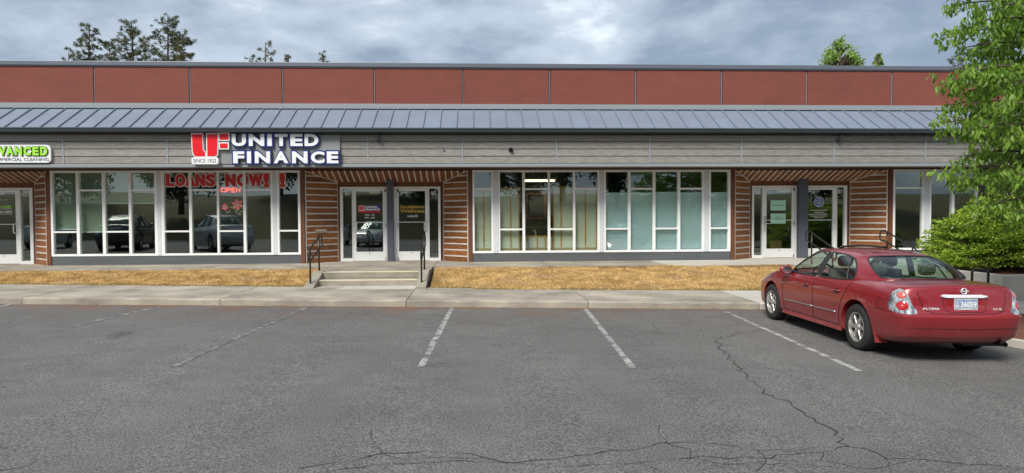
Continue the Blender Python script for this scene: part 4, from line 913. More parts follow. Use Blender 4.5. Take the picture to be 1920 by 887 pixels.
# ================================================================== CAR
def lerp_tab(tab, y):
    ys_ = [t[0] for t in tab]; return float(np.interp(y, ys_, [t[1] for t in tab]))
def evaluated(ob):
    dg = bpy.context.evaluated_depsgraph_get(); return bpy.data.meshes.new_from_object(ob.evaluated_get(dg))
def make_car():
    root = empty('parked_car', (0, 0, 0)); WR = .328; WYC = 1.40
    # --- lower body: box lattice cage, smoothed
    ST = [-2.36, -2.22, -1.95, -1.62, -1.20, -.70, -.10, .50, .95, 1.30, 1.70, 2.05, 2.27, 2.38]
    top = [.985, 1.005, 1.015, 1.02, .99, .965, .955, .95, .945, .93, .88, .80, .72, .66]
    x5 = [.70, .735, .755, .775, .80, .81, .815, .81, .80, .78, .73, .66, .56, .46]
    x4 = [.765, .83, .865, .88, .885, .885, .885, .885, .88, .865, .83, .765, .66, .54]
    x3 = [.79, .86, .893, .905, .905, .903, .903, .903, .903, .895, .87, .81, .70, .58]; x3b = [.765, .845, .885, .90, .90, .898, .898, .898, .897, .888, .86, .80, .69, .57]
    x2 = [.78, .86, .893, .905, .90, .895, .895, .895, .90, .90, .88, .82, .71, .58]
    x1 = [.74, .82, .855, .87, .872, .872, .872, .872, .872, .87, .85, .79, .68, .55]
    x0 = [.62, .72, .78, .80, .81, .81, .81, .81, .81, .80, .77, .70, .58, .45]
    zs = {0: [.29, .24, .21, .20, .20, .20, .20, .20, .20, .20, .20, .20, .21, .24], 1: [.36, .33, .30, .27, .26, .26, .26, .26, .26, .27, .27, .27, .28, .30],
          2: [.52, .50, .49, .48, .47, .47, .47, .47, .47, .47, .46, .45, .44, .44], 3: [.625, .635, .65, .67, .67, .67, .67, .67, .67, .66, .64, .60, .56, .53], 4: [.665, .68, .70, .735, .75, .75, .75, .75, .75, .74, .72, .67, .61, .57]}
    xk = [x0, x1, x2, x3, x3b, x4, x5]; ni = len(ST); J = 3; K = 7; vid = {}; vs_ = []
    rear = [.06, .0, -.055, -.06, .01, .05, .085]; front = [-.06, .0, .05, .05, .03, .0, -.08]
    def pos(i, j, k):
        e_ = xk[k][i]; fr_ = j/(J-1); x = e_*fr_; y = ST[i]
        z = zs[k][i] if k < 5 else (top[i]-.105 if k == 5 else top[i])
        if i == 0: y += rear[k]-.06*(1-fr_*fr_)
        if i == 1: y += rear[k]*.35
        if i == ni-1: y += front[k]+.11*(1-fr_*fr_)
        if k == 6:
            z += (.03 if y < 0 else .055)*(1-fr_*fr_)
            if 4 < i < 8 and j < J-1: z = .74
        return (x, y, z)
    for i in range(ni):
        for j in range(J):
            for k in range(K):
                if i in (0, ni-1) or j == J-1 or k in (0, K-1): vid[(i, j, k)] = len(vs_); vs_.append(pos(i, j, k))
    fs = []; mi = []
    def q(a, b, c, d, m=0): fs.append(tuple(vid[t] for t in (a, b, c, d))); mi.append(m)
    for i in range(ni-1):
        for k in range(K-1): q((i, J-1, k), (i+1, J-1, k), (i+1, J-1, k+1), (i, J-1, k+1))
        for j in range(J-1):
            q((i, j, K-1), (i, j+1, K-1), (i+1, j+1, K-1), (i+1, j, K-1), 1 if 4 <= i < 8 else 0)
            q((i, j, 0), (i+1, j, 0), (i+1, j+1, 0), (i, j+1, 0), 1)
    for j in range(J-1):
        for k in range(K-1):
            q((0, j, k), (0, j+1, k), (0, j+1, k+1), (0, j, k+1)); q((ni-1, j, k), (ni-1, j, k+1), (ni-1, j+1, k+1), (ni-1, j+1, k))
    n0 = len(vs_); V2 = vs_+[(-x, y, z) for x, y, z in vs_]; F2 = fs+[tuple(a+n0 for a in reversed(f_)) for f_ in fs]
    me = bpy.data.meshes.new('body'); me.from_pydata(V2, [], F2); me.polygons.foreach_set('material_index', mi+mi)
    b_ = bmesh.new(); b_.from_mesh(me); bmesh.ops.remove_doubles(b_, verts=b_.verts, dist=1e-4); bmesh.ops.recalc_face_normals(b_, faces=b_.faces)
    cl = b_.edges.layers.float.new('crease_edge')
    for e_ in b_.edges:
        a, c = e_.verts[0].co, e_.verts[1].co
        def at(v, k): return any((Vector((abs(v.x), v.y, v.z))-Vector(vs_[vid[t]])).length < 1e-3 for t in vid if t[2] == k)
        if at(a, 3) and at(c, 3) and abs(a.z-c.z) < .05: e_[cl] = .35 if max(a.y, c.y) > -2.1 else .6
        if at(a, 1) and at(c, 1) and abs(a.z-c.z) < .05: e_[cl] = .45
        if at(a, 6) and at(c, 6) and min(abs(a.x), abs(c.x)) > .6: e_[cl] = .35
        if at(a, 6) and at(c, 6) and max(a.y, c.y) < -2.2: e_[cl] = .45
    b_.to_mesh(me); b_.free()
    tmp = bpy.data.objects.new('tmp', me); C.objects.link(tmp); sm = tmp.modifiers.new('s', 'SUBSURF'); sm.levels = 3; sm.render_levels = 3
    cuts = []
    for sx in (-1, 1):
        for wy in (-WYC, WYC):
            mb = MB().lathe([(-.28, 0), (-.28, .385), (.28, .385), (.28, 0)], 'x', 48, (sx*.80, wy, WR+.012)); co = mb.build('cut', 'car_black', fix=True); cuts.append(co)
            bo = tmp.modifiers.new('b', 'BOOLEAN'); bo.operation = 'DIFFERENCE'; bo.object = co; bo.solver = 'EXACT'
    body_me = evaluated(tmp); body_me.name = 'body'
    plain = bpy.data.meshes.new_from_object(tmp)  # keep reference alive
    for md in list(tmp.modifiers):
        if md.type == 'BOOLEAN': tmp.modifiers.remove(md)
    full = evaluated(tmp); bvh = BVHTree.FromPolygons([v.co.copy() for v in full.vertices], [tuple(p.vertices) for p in full.polygons])
    for o in cuts: bpy.data.objects.remove(o)
    bpy.data.objects.remove(tmp)
    body_me.materials.clear()
    for m in ('paint_red', 'cabin_dark', 'car_black', 'paint_dust'): body_me.materials.append(MATS[m])
    for p in body_me.polygons:
        c = p.center; mi_ = min(p.material_index, 1)
        if min(math.hypot(c.y-s_*WYC, c.z-WR-.012) for s_ in (-1, 1)) < .384 and abs(c.x) > .45: mi_ = 2
        elif mi_ == 0 and c.z < .245 and abs(c.x) < .80: mi_ = 2
        p.material_index = mi_; p.use_smooth = mi_ != 2
    try: body_me.set_sharp_from_angle(angle=R(38))
    except Exception: pass
    body = link('body', body_me, root)
    def hit(o, d):
        r_ = bvh.ray_cast(Vector(o), Vector(d).normalized()); return r_[0], r_[1]
    # --- greenhouse
    cols = [  # belt point, window-top point, kind of the face strip that FOLLOWS this column
        ((0, 1.22, .985), (0, .42, 1.415), 'ws'), ((.42, 1.15, .975), (.35, .39, 1.408), 'ws'), ((.70, .98, .955), (.535, .30, 1.388), 'A'),
        ((.775, .90, .945), (.60, .20, 1.362), 'fw'), ((.80, .42, .945), (.618, .03, 1.386), 'fw'), ((.805, -.10, .948), (.625, -.20, 1.392), 'B'),
        ((.805, -.21, .950), (.625, -.31, 1.391), 'rw'), ((.80, -.75, .96), (.615, -.62, 1.375), 'rw'), ((.785, -1.24, .985), (.597, -.90, 1.325), 'C'),
        ((.68, -1.60, 1.035), (.535, -1.02, 1.352), 'bl'), ((.38, -1.72, 1.05), (.34, -1.08, 1.372), 'bl'), ((0, -1.76, 1.055), (0, -1.10, 1.378), None)]
    cols = [(b0, (t0[0], t0[1], .95+(t0[2]-.95)*.915), kd) for b0, t0, kd in cols]
    zr = lambda y: 1.422-.052*((y+.28)/.75)**2 if y > -.28 else 1.422-.058*((y+.28)/.75)**2
    gv = []; gf = []; gm = []; gid = {}
    def gadd(key, p): gid[key] = len(gv); gv.append(tuple(p)); return gid[key]
    for c, (b0, t0, kd) in enumerate(cols):
        b0, t0 = Vector(b0), Vector(t0); out_ = Vector((t0.x-b0.x, t0.y-b0.y, 0)); out_ = -out_.normalized() if out_.length else Vector((0, 0, 0))
        m_ = b0.lerp(t0, .5)+out_*.022+Vector((0, 0, .012))
        gadd((c, 0), b0+Vector((0, 0, -.1))+out_*.01); gadd((c, 1), b0); gadd((c, 2), m_); gadd((c, 3), t0)
        inn = Vector((t0.x*.955, t0.y-out_.y*.035, t0.z+.036 if 1 < c < 10 else t0.z+.022)); gadd((c, 4), inn)
    side = list(range(2, 10))
    for r_, c in enumerate(side):
        e_ = Vector(gv[gid[(c, 4)]])
        if c == 2: i1, i0 = gid[(1, 4)], gid[(0, 4)]
        elif c == 9: i1, i0 = gid[(10, 4)], gid[(11, 4)]
        else:
            y_ = e_.y; i1 = gadd(('r1', r_), (e_.x*.63, y_, zr(y_)-.012)); i0 = gadd(('r0', r_), (0, y_, zr(y_)))
        gid[('R', r_)] = (gid[(c, 4)], i1, i0)
    KM = {'ws': 1, 'fw': 2, 'rw': 3, 'bl': 4, 'A': 0, 'B': 5, 'C': 0}
    for c in range(len(cols)-1):
        for k in range(4): gf.append((gid[(c, k)], gid[(c+1, k)], gid[(c+1, k+1)], gid[(c, k+1)])); gm.append(KM[cols[c][2]] if k in (1, 2) else 0)
    for r_ in range(len(side)-1):
        a, b2 = gid[('R', r_)], gid[('R', r_+1)]
        for t in range(2): gf.append((a[t], b2[t], b2[t+1], a[t+1])); gm.append(0)
    n0 = len(gv); me = bpy.data.meshes.new('cabin'); me.from_pydata(gv+[(-x, y, z) for x, y, z in gv], [], gf+[tuple(i+n0 for i in reversed(f_)) for f_ in gf]); me.polygons.foreach_set('material_index', gm+gm)
    b_ = bmesh.new(); b_.from_mesh(me); bmesh.ops.remove_doubles(b_, verts=b_.verts, dist=1e-4); bmesh.ops.recalc_face_normals(b_, faces=b_.faces); b_.faces.ensure_lookup_table()
    cl = b_.edges.layers.float.new('crease_edge')
    for e_ in b_.edges:
        ms = {f_.material_index for f_ in e_.link_faces}
        if len(ms) > 1: e_[cl] = .75
    b_.to_mesh(me); b_.free()
    if True:
        up = sum((p.normal.z for p in me.polygons if p.center.z > 1.36))
        if up < 0: me.flip_normals()
    tmp = bpy.data.objects.new('tmp', me); C.objects.link(tmp); sm = tmp.modifiers.new('s', 'SUBSURF'); sm.levels = 3; sm.render_levels = 3
    gme = evaluated(tmp); bpy.data.objects.remove(tmp)
    gb = BVHTree.FromPolygons([v.co.copy() for v in gme.vertices], [tuple(p.vertices) for p in gme.polygons])
    def part_of(sel, name, mats, idx=None, push=0, smooth=True):
        ps = [p for p in gme.polygons if sel(p)]; used = {}; vv = []; ff = []
        for p in ps:
            t = []
            for v in p.vertices:
                if v not in used: used[v] = len(vv); co = gme.vertices[v].co+gme.vertices[v].normal*push; vv.append(tuple(co))
                t.append(used[v])
            ff.append(t)
        m2 = bpy.data.meshes.new(name); m2.from_pydata(vv, [], ff)
        for m in mats: m2.materials.append(MATS[m])
        if idx: m2.polygons.foreach_set('material_index', [idx(p) for p in ps])
        m2.polygons.foreach_set('use_smooth', [smooth]*len(ff)); m2.update(); return link(name, m2, root)
    part_of(lambda p: p.material_index in (0, 5), 'cabin', ['paint_red', 'car_trim'], lambda p: 1 if p.material_index == 5 else 0)
    part_of(lambda p: p.material_index == 1, 'windscreen', ['car_glass'], push=-.004); part_of(lambda p: p.material_index == 4, 'rear_window', ['car_glass'], push=-.004)
    for mi_ in (2, 3):
        for s_ in (-1, 1): part_of(lambda p: p.material_index == mi_ and p.center.x*s_ > 0, 'side_window', ['car_glass'], push=-.005)
    # window surrounds: boundary loops of the glass strips
    def edge_tube(mis, s_, name, m, rad, cond=lambda a, b: True):
        ec = {}
        for p in gme.polygons:
            if p.material_index in mis and (s_ == 0 or p.center.x*s_ > 0):
                for e_ in p.edge_keys: ec[e_] = ec.get(e_, 0)+1
        bd = [e_ for e_, n in ec.items() if n == 1]; mb = MB()
        for a, b2 in bd:
            A_, B_ = gme.vertices[a].co, gme.vertices[b2].co
            if cond(A_, B_): mb.tube([A_, B_], rad, 5)
        return mb.build(name, m, root)
    for s_ in (-1, 1):
        edge_tube((2, 3, 5), s_, 'window_trim', 'chrome', .0075); edge_tube((2,), s_, 'window_seal', 'car_trim', .012); edge_tube((3,), s_, 'window_seal', 'car_trim', .012)
        A_ = Vector((.79*s_, -1.0, .97)); mb = MB()
        pth = []
        for t in range(8):
            y = -.985+.165*t/7*1.0; z = .975+(1.30-.975)*t/7; h_ = gb.ray_cast(Vector((1.2*s_, y, z)), Vector((-s_, 0, 0)))
            if h_[0]: pth.append(h_[0])
        if len(pth) > 2: mb.tube(pth, .013, 5).build('quarter_bar', 'car_trim', root)
    edge_tube((4,), 0, 'rear_window_seal', 'car_trim', .011); edge_tube((1,), 0, 'windscreen_seal', 'car_trim', .011)
    #
    def on_side(s_, y, z, off=0.0):
        p, n = hit((1.5*s_, y, z), (-s_, 0, 0)); return (p+Vector((s_*off, 0, 0))) if p else None
    def line(pts, name, m, rad, s_=0, off=0.0, n=10, rearward=False, flat=1.0):
        full_ = []
        for a, b2 in zip(pts[:-1], pts[1:]):
            for t in range(n): full_.append((a[0]+(b2[0]-a[0])*t/n, a[1]+(b2[1]-a[1])*t/n))
        full_.append(pts[-1]); out_ = []
        for a, z in full_:
            if rearward: p, nn = hit((a, -4, z), (0, 1, 0)); p = p+Vector((0, -off, 0)) if p else None
            else: p = on_side(s_, a, z, off)
            if p: out_.append(p)
        if len(out_) > 1: return MB().tube(out_, rad, 6).build(name, m, root, smooth=True)
    for s_ in (-1, 1):
        line([(.92, .93), (.93, .80), (.90, .50), (.86, .28)], 'door_seam', 'seam', .006, s_); line([(-.15, .94), (-.17, .60), (-.17, .285)], 'door_seam', 'seam', .006, s_)
        line([(-1.20, .96), (-1.12, .80), (-1.02, .66), (-.96, .50), (-.94, .30)], 'door_seam', 'seam', .006, s_); line([(.86, .285), (-.94, .285)], 'door_seam', 'seam', .004, s_, n=16)
        line([(.84, .455), (-.14, .465)], 'side_moulding', 'chrome', .012, s_, .002, 14); line([(-.19, .465), (-.86, .475)], 'side_moulding', 'chrome', .012, s_, .002, 14)
        line([(-1.72, .66), (-2.0, .655), (-2.24, .66)], 'bumper_seam', 'seam', .0035, s_); line([(1.75, .58), (2.1, .56)], 'bumper_seam', 'seam', .0035, s_)
        for y in (.06, -.88):
            p = on_side(s_, y, .80)
            mb = MB().tube([(p.x-s_*.01, y+.10, .79), (p.x+s_*.028, y+.075, .797), (p.x+s_*.034, y, .80), (p.x+s_*.028, y-.075, .803), (p.x-s_*.01, y-.10, .80)], [.010, .014, .015, .014, .010], 8); mb.build('door_handle', 'paint_red', root, smooth=True)
            pts = [on_side(s_, y+.085*math.cos(t*.5236), .795+.034*math.sin(t*.5236), .0015) for t in range(12)]
            MB().add(pts, [tuple(range(12)) if s_ > 0 else tuple(range(11, -1, -1))]).build('handle_recess', 'seam', root)
    line([(-1.86, .80), (-2.02, .80), (-2.03, .68), (-1.87, .68), (-1.86, .80)], 'fuel_door_seam', 'seam', .0035, -1)
    # mirrors
    for s_ in (-1, 1):
        m_ = bpy.data.meshes.new('door_mirror'); b_ = bmesh.new(); bmesh.ops.create_uvsphere(b_, u_segments=18, v_segments=12, radius=1)
        for v in b_.verts:
            x, y, z = v.co; y = max(y, -.45); v.co = Vector((s_*(.94+.115*x), .70+.085*y, .985+.075*z*(1-.1*x)))
        b_.to_mesh(m_); b_.free(); m_.materials.append(MATS['paint_red']); m_.polygons.foreach_set('use_smooth', [True]*len(m_.polygons)); mo = link('door_mirror', m_, root)
        MB().tube([(s_*.79, .74, .94), (s_*.87, .72, .955)], .03, 8).build('mirror_arm', 'car_trim', mo, smooth=True)
        MB().prism([(s_*.94+.092*math.cos(t*.5236), .6605, .985+.06*math.sin(t*.5236)) for t in range(12)], (0, -.004, 0)).build('mirror_glass', 'chrome', mo, fix=True)
    # wheels
    tyre_prof = [(-.105, .205), (-.112, .24), (-.115, .29), (-.10, .318), (-.08, .328), (.08, .328), (.10, .318), (.115, .29), (.112, .24), (.105, .205)]
    def wheel_meshes():
        t = MB().lathe(tyre_prof, 'x', 40).mesh('tyre', 'tyre'); t.polygons.foreach_set('use_smooth', [True]*len(t.polygons))
        r_ = MB().lathe([(.092, .216), (.108, .212), (.106, .198), (.06, .19), (-.09, .19), (-.105, .21)], 'x', 40)
        for k in range(6):
            a = k*math.pi/3; u = Vector((0, math.cos(a), math.sin(a))); v = Vector((0, -u.z, u.y)); X = Vector((1, 0, 0))
            pts = [u*.03-v*.030+X*.082, u*.12-v*.026+X*.09, u*.20-v*.036+X*.082, u*.20+v*.036+X*.082, u*.12+v*.026+X*.09, u*.03+v*.030+X*.082]
            r_.prism(pts, (-.035, 0, 0))
            r_.prism([u*.05-v*.006+X*.092, u*.19-v*.008+X*.0915, u*.19+v*.008+X*.0915, u*.05+v*.006+X*.092], (-.012, 0, 0))
        r_.lathe([(.06, .062), (.088, .058), (.098, .036), (.10, 0)], 'x', 20)
        rm = r_.mesh('rim', 'alloy'); b2 = bmesh.new(); b2.from_mesh(rm); bmesh.ops.recalc_face_normals(b2, faces=b2.faces); b2.to_mesh(rm); b2.free()
        d = MB().lathe([(.02, .19), (.02, .0)], 'x', 30).lathe([(.045, .14), (.045, .05)], 'x', 30).mesh('brake_disc', 'car_trim'); return t, rm, d
    tm, rm, dm = wheel_meshes()
    for sx in (-1, 1):
        for wy in (-WYC, WYC):
            wo_ = bpy.data.objects.new('wheel', None); C.objects.link(wo_); wo_.parent = root; wo_.empty_display_size = .1; wo_.location = (sx*.775, wy, WR)
            if sx < 0: wo_.rotation_euler.z = math.pi
            wo_.rotation_euler.x = 0
            for m_ in (tm, rm, dm): link(m_.name.split('.')[0], m_, wo_)
    # tail lamps, projected diagonally on the rear corners
    def patch(outline, s_, z0, dirv, U, off, name, m, rings=5, parent=None, org=(0, 0)):
        D = Vector(dirv).normalized(); Uv = Vector(U); cx = sum(p[0] for p in outline)/len(outline); cz = sum(p[1] for p in outline)/len(outline); vv = []; n = len(outline)
        for r_ in range(1, rings+1):
            for a, z in outline:
                k = r_/rings; p2 = (cx+(a-cx)*k, cz+(z-cz)*k); o = Uv*p2[0]+Vector((0, 0, p2[1]))-D*6; h_, nn = hit(o, D)
                if h_ is None: h_ = Uv*p2[0]+Vector((0, 0, p2[1]))-D*2.3
                lift = off*(1 if r_ < rings else .15); vv.append(h_-D*lift)
        o = Uv*cx+Vector((0, 0, cz))-D*6; h_, nn = hit(o, D); vv.append(h_-D*off); ff = []
        for j in range(n):
            ff.append((n*rings, j, (j+1) % n))
            for r_ in range(rings-1): ff.append((r_*n+j, (r_+1)*n+j, (r_+1)*n+(j+1) % n, r_*n+(j+1) % n))
        ob = MB().add(vv, ff).build(name, m, parent or root, smooth=True, fix=True)
        return ob
    def smooth_loop(pts, n=6):
        o = []; k = len(pts)
        for i in range(k):
            p0, p1, p2, p3 = [Vector((*pts[(i+t) % k], 0)) for t in (-1, 0, 1, 2)]
            for t in range(n):
                u = t/n; v = .5*((2*p1)+(p2-p0)*u+(2*p0-5*p1+4*p2-p3)*u*u+(-p0+3*p1-3*p2+p3)*u**3); o.append((v.x, v.y))
        return o
    for s_ in (-1, 1):
        D = Vector((-s_*.62, .785, 0)); U = Vector((.785, s_*.62, 0))       # U points to the car's right; for the left lamp s_=-1
        # coordinate a along U; corner of the body at about (s_*.78, -2.25)
        a0 = Vector((s_*.80, -2.27, 0)).dot(U); sg_ = -s_   # sg_ * a grows towards the car's middle
        def L_(pts): return [(a0+sg_*p[0], p[1]) for p in pts]
        lamp = patch(smooth_loop(L_([(-.13, .68), (-.15, .80), (-.09, .93), (.0, .965), (.07, .91), (.13, .78), (.19, .665), (.03, .655)])), s_, 0, D, U, .012, 'tail_light', 'lens_clear')
        patch([(a0+sg_*(.005+.068*math.cos(t*.5236/1.5)), .885+.056*math.sin(t*.5236/1.5)) for t in range(18)], s_, 0, D, U, .018, 'indicator_lens', 'lens_pink', 3, lamp)
        patch([(a0+sg_*(.02+.088*math.cos(t*.5236/1.5)), .755+.075*math.sin(t*.5236/1.5)) for t in range(18)], s_, 0, D, U, .019, 'brake_lens', 'lens_red', 3, lamp)
        patch([(a0+sg_*(.02+.030*math.cos(t*.5236)), .755+.026*math.sin(t*.5236)) for t in range(12)], s_, 0, D, U, .024, 'lens_core', 'lens_pink', 2, lamp)
        D = Vector((-s_*.55, -.83, 0)); U = Vector((.83, -s_*.55, 0)); a0 = Vector((s_*.72, 2.22, 0)).dot(U)
        patch(smooth_loop([(a0+s_*p[0], p[1]) for p in ((-.16, .60), (-.05, .70), (.10, .755), (.16, .72), (.08, .62), (-.05, .58))]), s_, 0, D, U, .01, 'headlight', 'lens_clear')
    # boot lid lines, chrome bar, plate, badges (rear face looks towards -y)
    line([(-.60, .945), (-.575, .80), (-.52, .70), (-.42, .668), (0, .66), (.42, .668), (.52, .70), (.575, .80), (.60, .945)], 'boot_seam', 'seam', .005, n=10, rearward=True)
    line([(-.78, .475), (0, .475), (.78, .475)], 'bumper_crease', 'seam', .003, n=16, rearward=True)
    def rearY(x, z): p, n = hit((x, -4, z), (0, 1, 0)); return p.y if p else -2.35
    def curved_box(x0, x1, z0, z1, depth, name, m, seg=10, parent=None, off=0.0, r_=0.0):
        mb = MB(); vv = []
        for i in range(seg+1):
            x = x0+(x1-x0)*i/seg; y = rearY(x, (z0+z1)/2)-off; e_ = .25*(z1-z0) if i in (0, seg) else 0
            vv += [(x, y+.02, z0+e_), (x, y-depth, z0+e_+.05*(z1-z0)), (x, y-depth*.95, z0+e_+.2*(z1-z0)), (x, y+.012, z1-e_)]
        ff = [(i*4+k, i*4+4+k, i*4+5+k, i*4+1+k) for i in range(seg) for k in range(3)]+[(0, 1, 2, 3), tuple(seg*4+k for k in (3, 2, 1, 0))]
        return mb.add(vv, ff).build(name, m, parent or root, fix=True, smooth=False)
    curved_box(-.31, .31, .865, .915, .028, 'boot_chrome', 'badge_metal')
    line([(-.30, .86), (-.27, .70), (-.2, .685), (.2, .685), (.27, .70), (.30, .86)], 'plate_recess_seam', 'seam', .004, rearward=True)
    py_ = rearY(0, .78)-.012
    plate = MB().box(-.156, .156, py_-.004, py_+.01, .705, .858).build('number_plate', 'plate_edge', root); MB().box(-.148, .148, py_-.0055, py_-.0035, .713, .850).build('plate_face', 'plate_blue', plate)
    text_at(MB(), '36059', -.075, .138, .752, .822, py_-.008, .002, .02).build('plate_number', 'white_plastic', plate)
    text_at(MB(), 'C', -.135, -.10, .792, .826, py_-.008, .002, .01).build('plate_number', 'white_plastic', plate); text_at(MB(), 'B', -.135, -.10, .748, .782, py_-.008, .002, .01).build('plate_number', 'white_plastic', plate)
    MB().box(-.07, .06, py_-.0075, py_-.0058, .722, .732).build('plate_print', 'white_plastic', plate)
    ey = rearY(0, .945)-.006
    mb = MB().lathe([(-.008, .042), (-.012, .036), (-.008, .030), (0, .030), (0, .042)], 'y', 24, (0, ey, .952), closed=True); mb.box(-.056, .056, ey-.016, ey-.003, .944, .960); mb.build('emblem', 'badge_metal', root, fix=True)
    yb_ = rearY(-.46, .725)-.004; mb = text_at(MB(), 'ALTIMA', -.565, -.345, .712, .742, 0, .006, .03); mb.v = [(x, rearY(x, .725)-.006+y, z) for x, y, z in mb.v]; mb.build('badge', 'badge_metal', root)
    mb = text_at(MB(), '2.5 SL', .375, .51, .712, .738, 0, .006, .03); mb.v = [(x, rearY(x, .725)-.006+y, z) for x, y, z in mb.v]; mb.build('badge', 'badge_metal', root)
    # exhaust, mud flaps, sunroof deflector, antenna base
    MB().lathe([(-.06, .030), (.16, .030), (.16, .024), (-.05, .024)], 'y', 16, (.56, -2.33, .262)).build('exhaust_pipe', 'car_black', root, smooth=True)
    MB().box(.1, .75, -2.2, -1.9, .2, .33).build('silencer', 'car_black', root, bevel=.05)
    for s_ in (-1, 1):
        MB().prism([(s_*.70, -1.78, .48), (s_*.885, -1.78, .48), (s_*.875, -1.85, .19), (s_*.70, -1.85, .19)], (0, -.012, 0)).build('mud_flap', 'paint_red', root, fix=True)
        MB().prism([(s_*.86, -.98, .30), (s_*.86, .95, .28), (s_*.892, .95, .20), (s_*.892, -.98, .205)], (-s_*.05, 0, -.015)).build('sill_skirt', 'paint_red', root, fix=True, bevel=.012)
    pts = [(x, .0-.10*(x/.42)**2, 1.412+.028*(1-(x/.46)**2)) for x in [-.40+.80*t/12 for t in range(13)]]
    MB().tube(pts, .018, 6).build('wind_deflector', 'car_black', root, smooth=True)
    # interior
    for x in (-.37, .37):
        for y, zt2 in ((-.15, 1.08), (-1.05, 1.02)):
            st = MB().box(x-.24, x+.24, y-.07, y+.07, .60, zt2).build('seat_back', 'seat', root, bevel=.05)
            st.rotation_euler = (0, 0, 0); MB().box(x-.13, x+.13, y-.12, y+.0, zt2+.03, zt2+.21).build('headrest', 'seat', root, bevel=.06)
    MB().tube([(-.37+.185*math.cos(t*.3927), .50-.05*math.sin(t*.3927), .93+.175*math.sin(t*.3927)) for t in range(16)], .014, 6, closed=True).build('steering_wheel', 'car_trim', root, smooth=True)
    MB().prism([(-.72, .95, .92), (-.72, .62, .93), (-.72, .55, .80), (-.72, .95, .75)], (1.44, 0, 0)).build('dashboard', 'cabin_dark', root, fix=True, bevel=.02)
    MB().box(-.64, .64, -1.66, -1.2, .965, 1.0).build('parcel_shelf', 'cabin_dark', root)
    return root
car = make_car()
car.location = (6.10, 10.75, gz(6.1)); car.rotation_euler = (0, SL, R(-1.0)); car.scale = (.94, 1.03, .965)
for ch in car.children:
    if ch.name.startswith('wheel'): ch.scale = (1, .965/1.03, 1)
tag(car, 'dusty dark red four-door sedan parked nose-in at the kerb', 'car')
# ================================================================== TREES AND SHRUBS
def norm_(a): return a/np.maximum(1e-9, np.linalg.norm(a, axis=1, keepdims=True))
def leaves(P, D, length, width, fold=.25, six=True):
    """one folded leaf per position; D = direction of the leaf axis"""
    n = len(P); D = norm_(D); r_ = rng.normal(size=(n, 3)); S = norm_(np.cross(D, r_)); Nn = np.cross(S, D)
    Ls = (length*rng.uniform(.7, 1.25, n))[:, None]; Ws = (width*rng.uniform(.75, 1.2, n))[:, None]
    if six:
        a = P; t = P+D*Ls; l1 = P+D*Ls*.32+S*Ws*.5+Nn*Ws*fold; l2 = P+D*Ls*.72+S*Ws*.38+Nn*Ws*fold*.7; r1 = P+D*Ls*.32-S*Ws*.5+Nn*Ws*fold; r2 = P+D*Ls*.72-S*Ws*.38+Nn*Ws*fold*.7
        V = np.stack([a, l1, l2, t, r2, r1], 1).reshape(-1, 3); k = np.arange(n)[:, None]*6
        return V, np.concatenate([k+np.array([[0, 3, 2, 1]]), k+np.array([[0, 5, 4, 3]])])
    V = np.stack([P, P+D*Ls*.5+S*Ws*.5+Nn*Ws*fold, P+D*Ls, P+D*Ls*.5-S*Ws*.5+Nn*Ws*fold], 1).reshape(-1, 3); k = np.arange(n)[:, None]*4
    return V, k+np.array([[0, 1, 2, 3]])
def bez(a, b, c, n): return [a*(1-t)**2+b*2*t*(1-t)+c*t*t for t in [i/n for i in range(n+1)]]
# --- leafy street tree at the right edge; trunk stands in the mulch bed outside the frame
T0 = Vector((10.95, 10.6, gz(11)-.02))
tree = empty('street_tree', T0, label='leafy bright green street tree reaching in at right edge', cat='tree')
mbT = MB(); mbB = MB(); mbT.tube([(0, 0, 0), (.02, .02, .6), (-.03, 0, 1.6), (.02, .05, 3.0), (-.03, .05, 4.6), (0, 0, 6.6), (.05, 0, 7.6)], [.20, .15, .13, .11, .08, .045, .02], 12)
mbT.build('trunk', 'bark', tree, smooth=True)
tips = []
for (px_, py_, zc) in ((1766, 66, 11.2), (1784, 12, 11.2), (1800, -20, 11.0), (1768, 156, 10.8), (1774, 198, 10.9), (1771, 230, 10.6), (1812, 292, 10.8), (1768, 322, 10.4), (1800, 340, 10.5), (1838, 392, 10.2), (1905, 400, 9.9), (1848, 96, 11.4), (1900, 60, 11.2), (1835, 40, 10.6),
                       (1838, 130, 10.2), (1868, 200, 9.9), (1825, 215, 11.6), (1900, 255, 9.7), (1860, 262, 10.6), (1905, 330, 9.8), (1880, 305, 10.9), (1900, 160, 10.2), (1880, 10, 10.4), (1915, 110, 11.6), (1816, 170, 11.4), (1812, 250, 11.3), (1925, 210, 11.0), (1930, 30, 11.5), (1930, 290, 10.6), (1815, 88, 10.9), (1880, 130, 11.8), (1890, 230, 11.9), (1850, 160, 11.9), (1840, 240, 10.0), (1925, 370, 10.4), (1800, 130, 11.0), (1850, 20, 11.6)):
    d = ray(px_, py_); tips.append(CAM+d*(zc)-T0)
for i in range(46):
    a = rnd.uniform(-2.3, 2.3); z = rnd.uniform(3.0, 7.6); rr = rnd.uniform(1.5, 3.0)*(1-.5*max(0, (z-4.5)/3.5)); tips.append(Vector((rr*math.cos(a), rr*math.sin(a), z)))
LP, LD = [], []
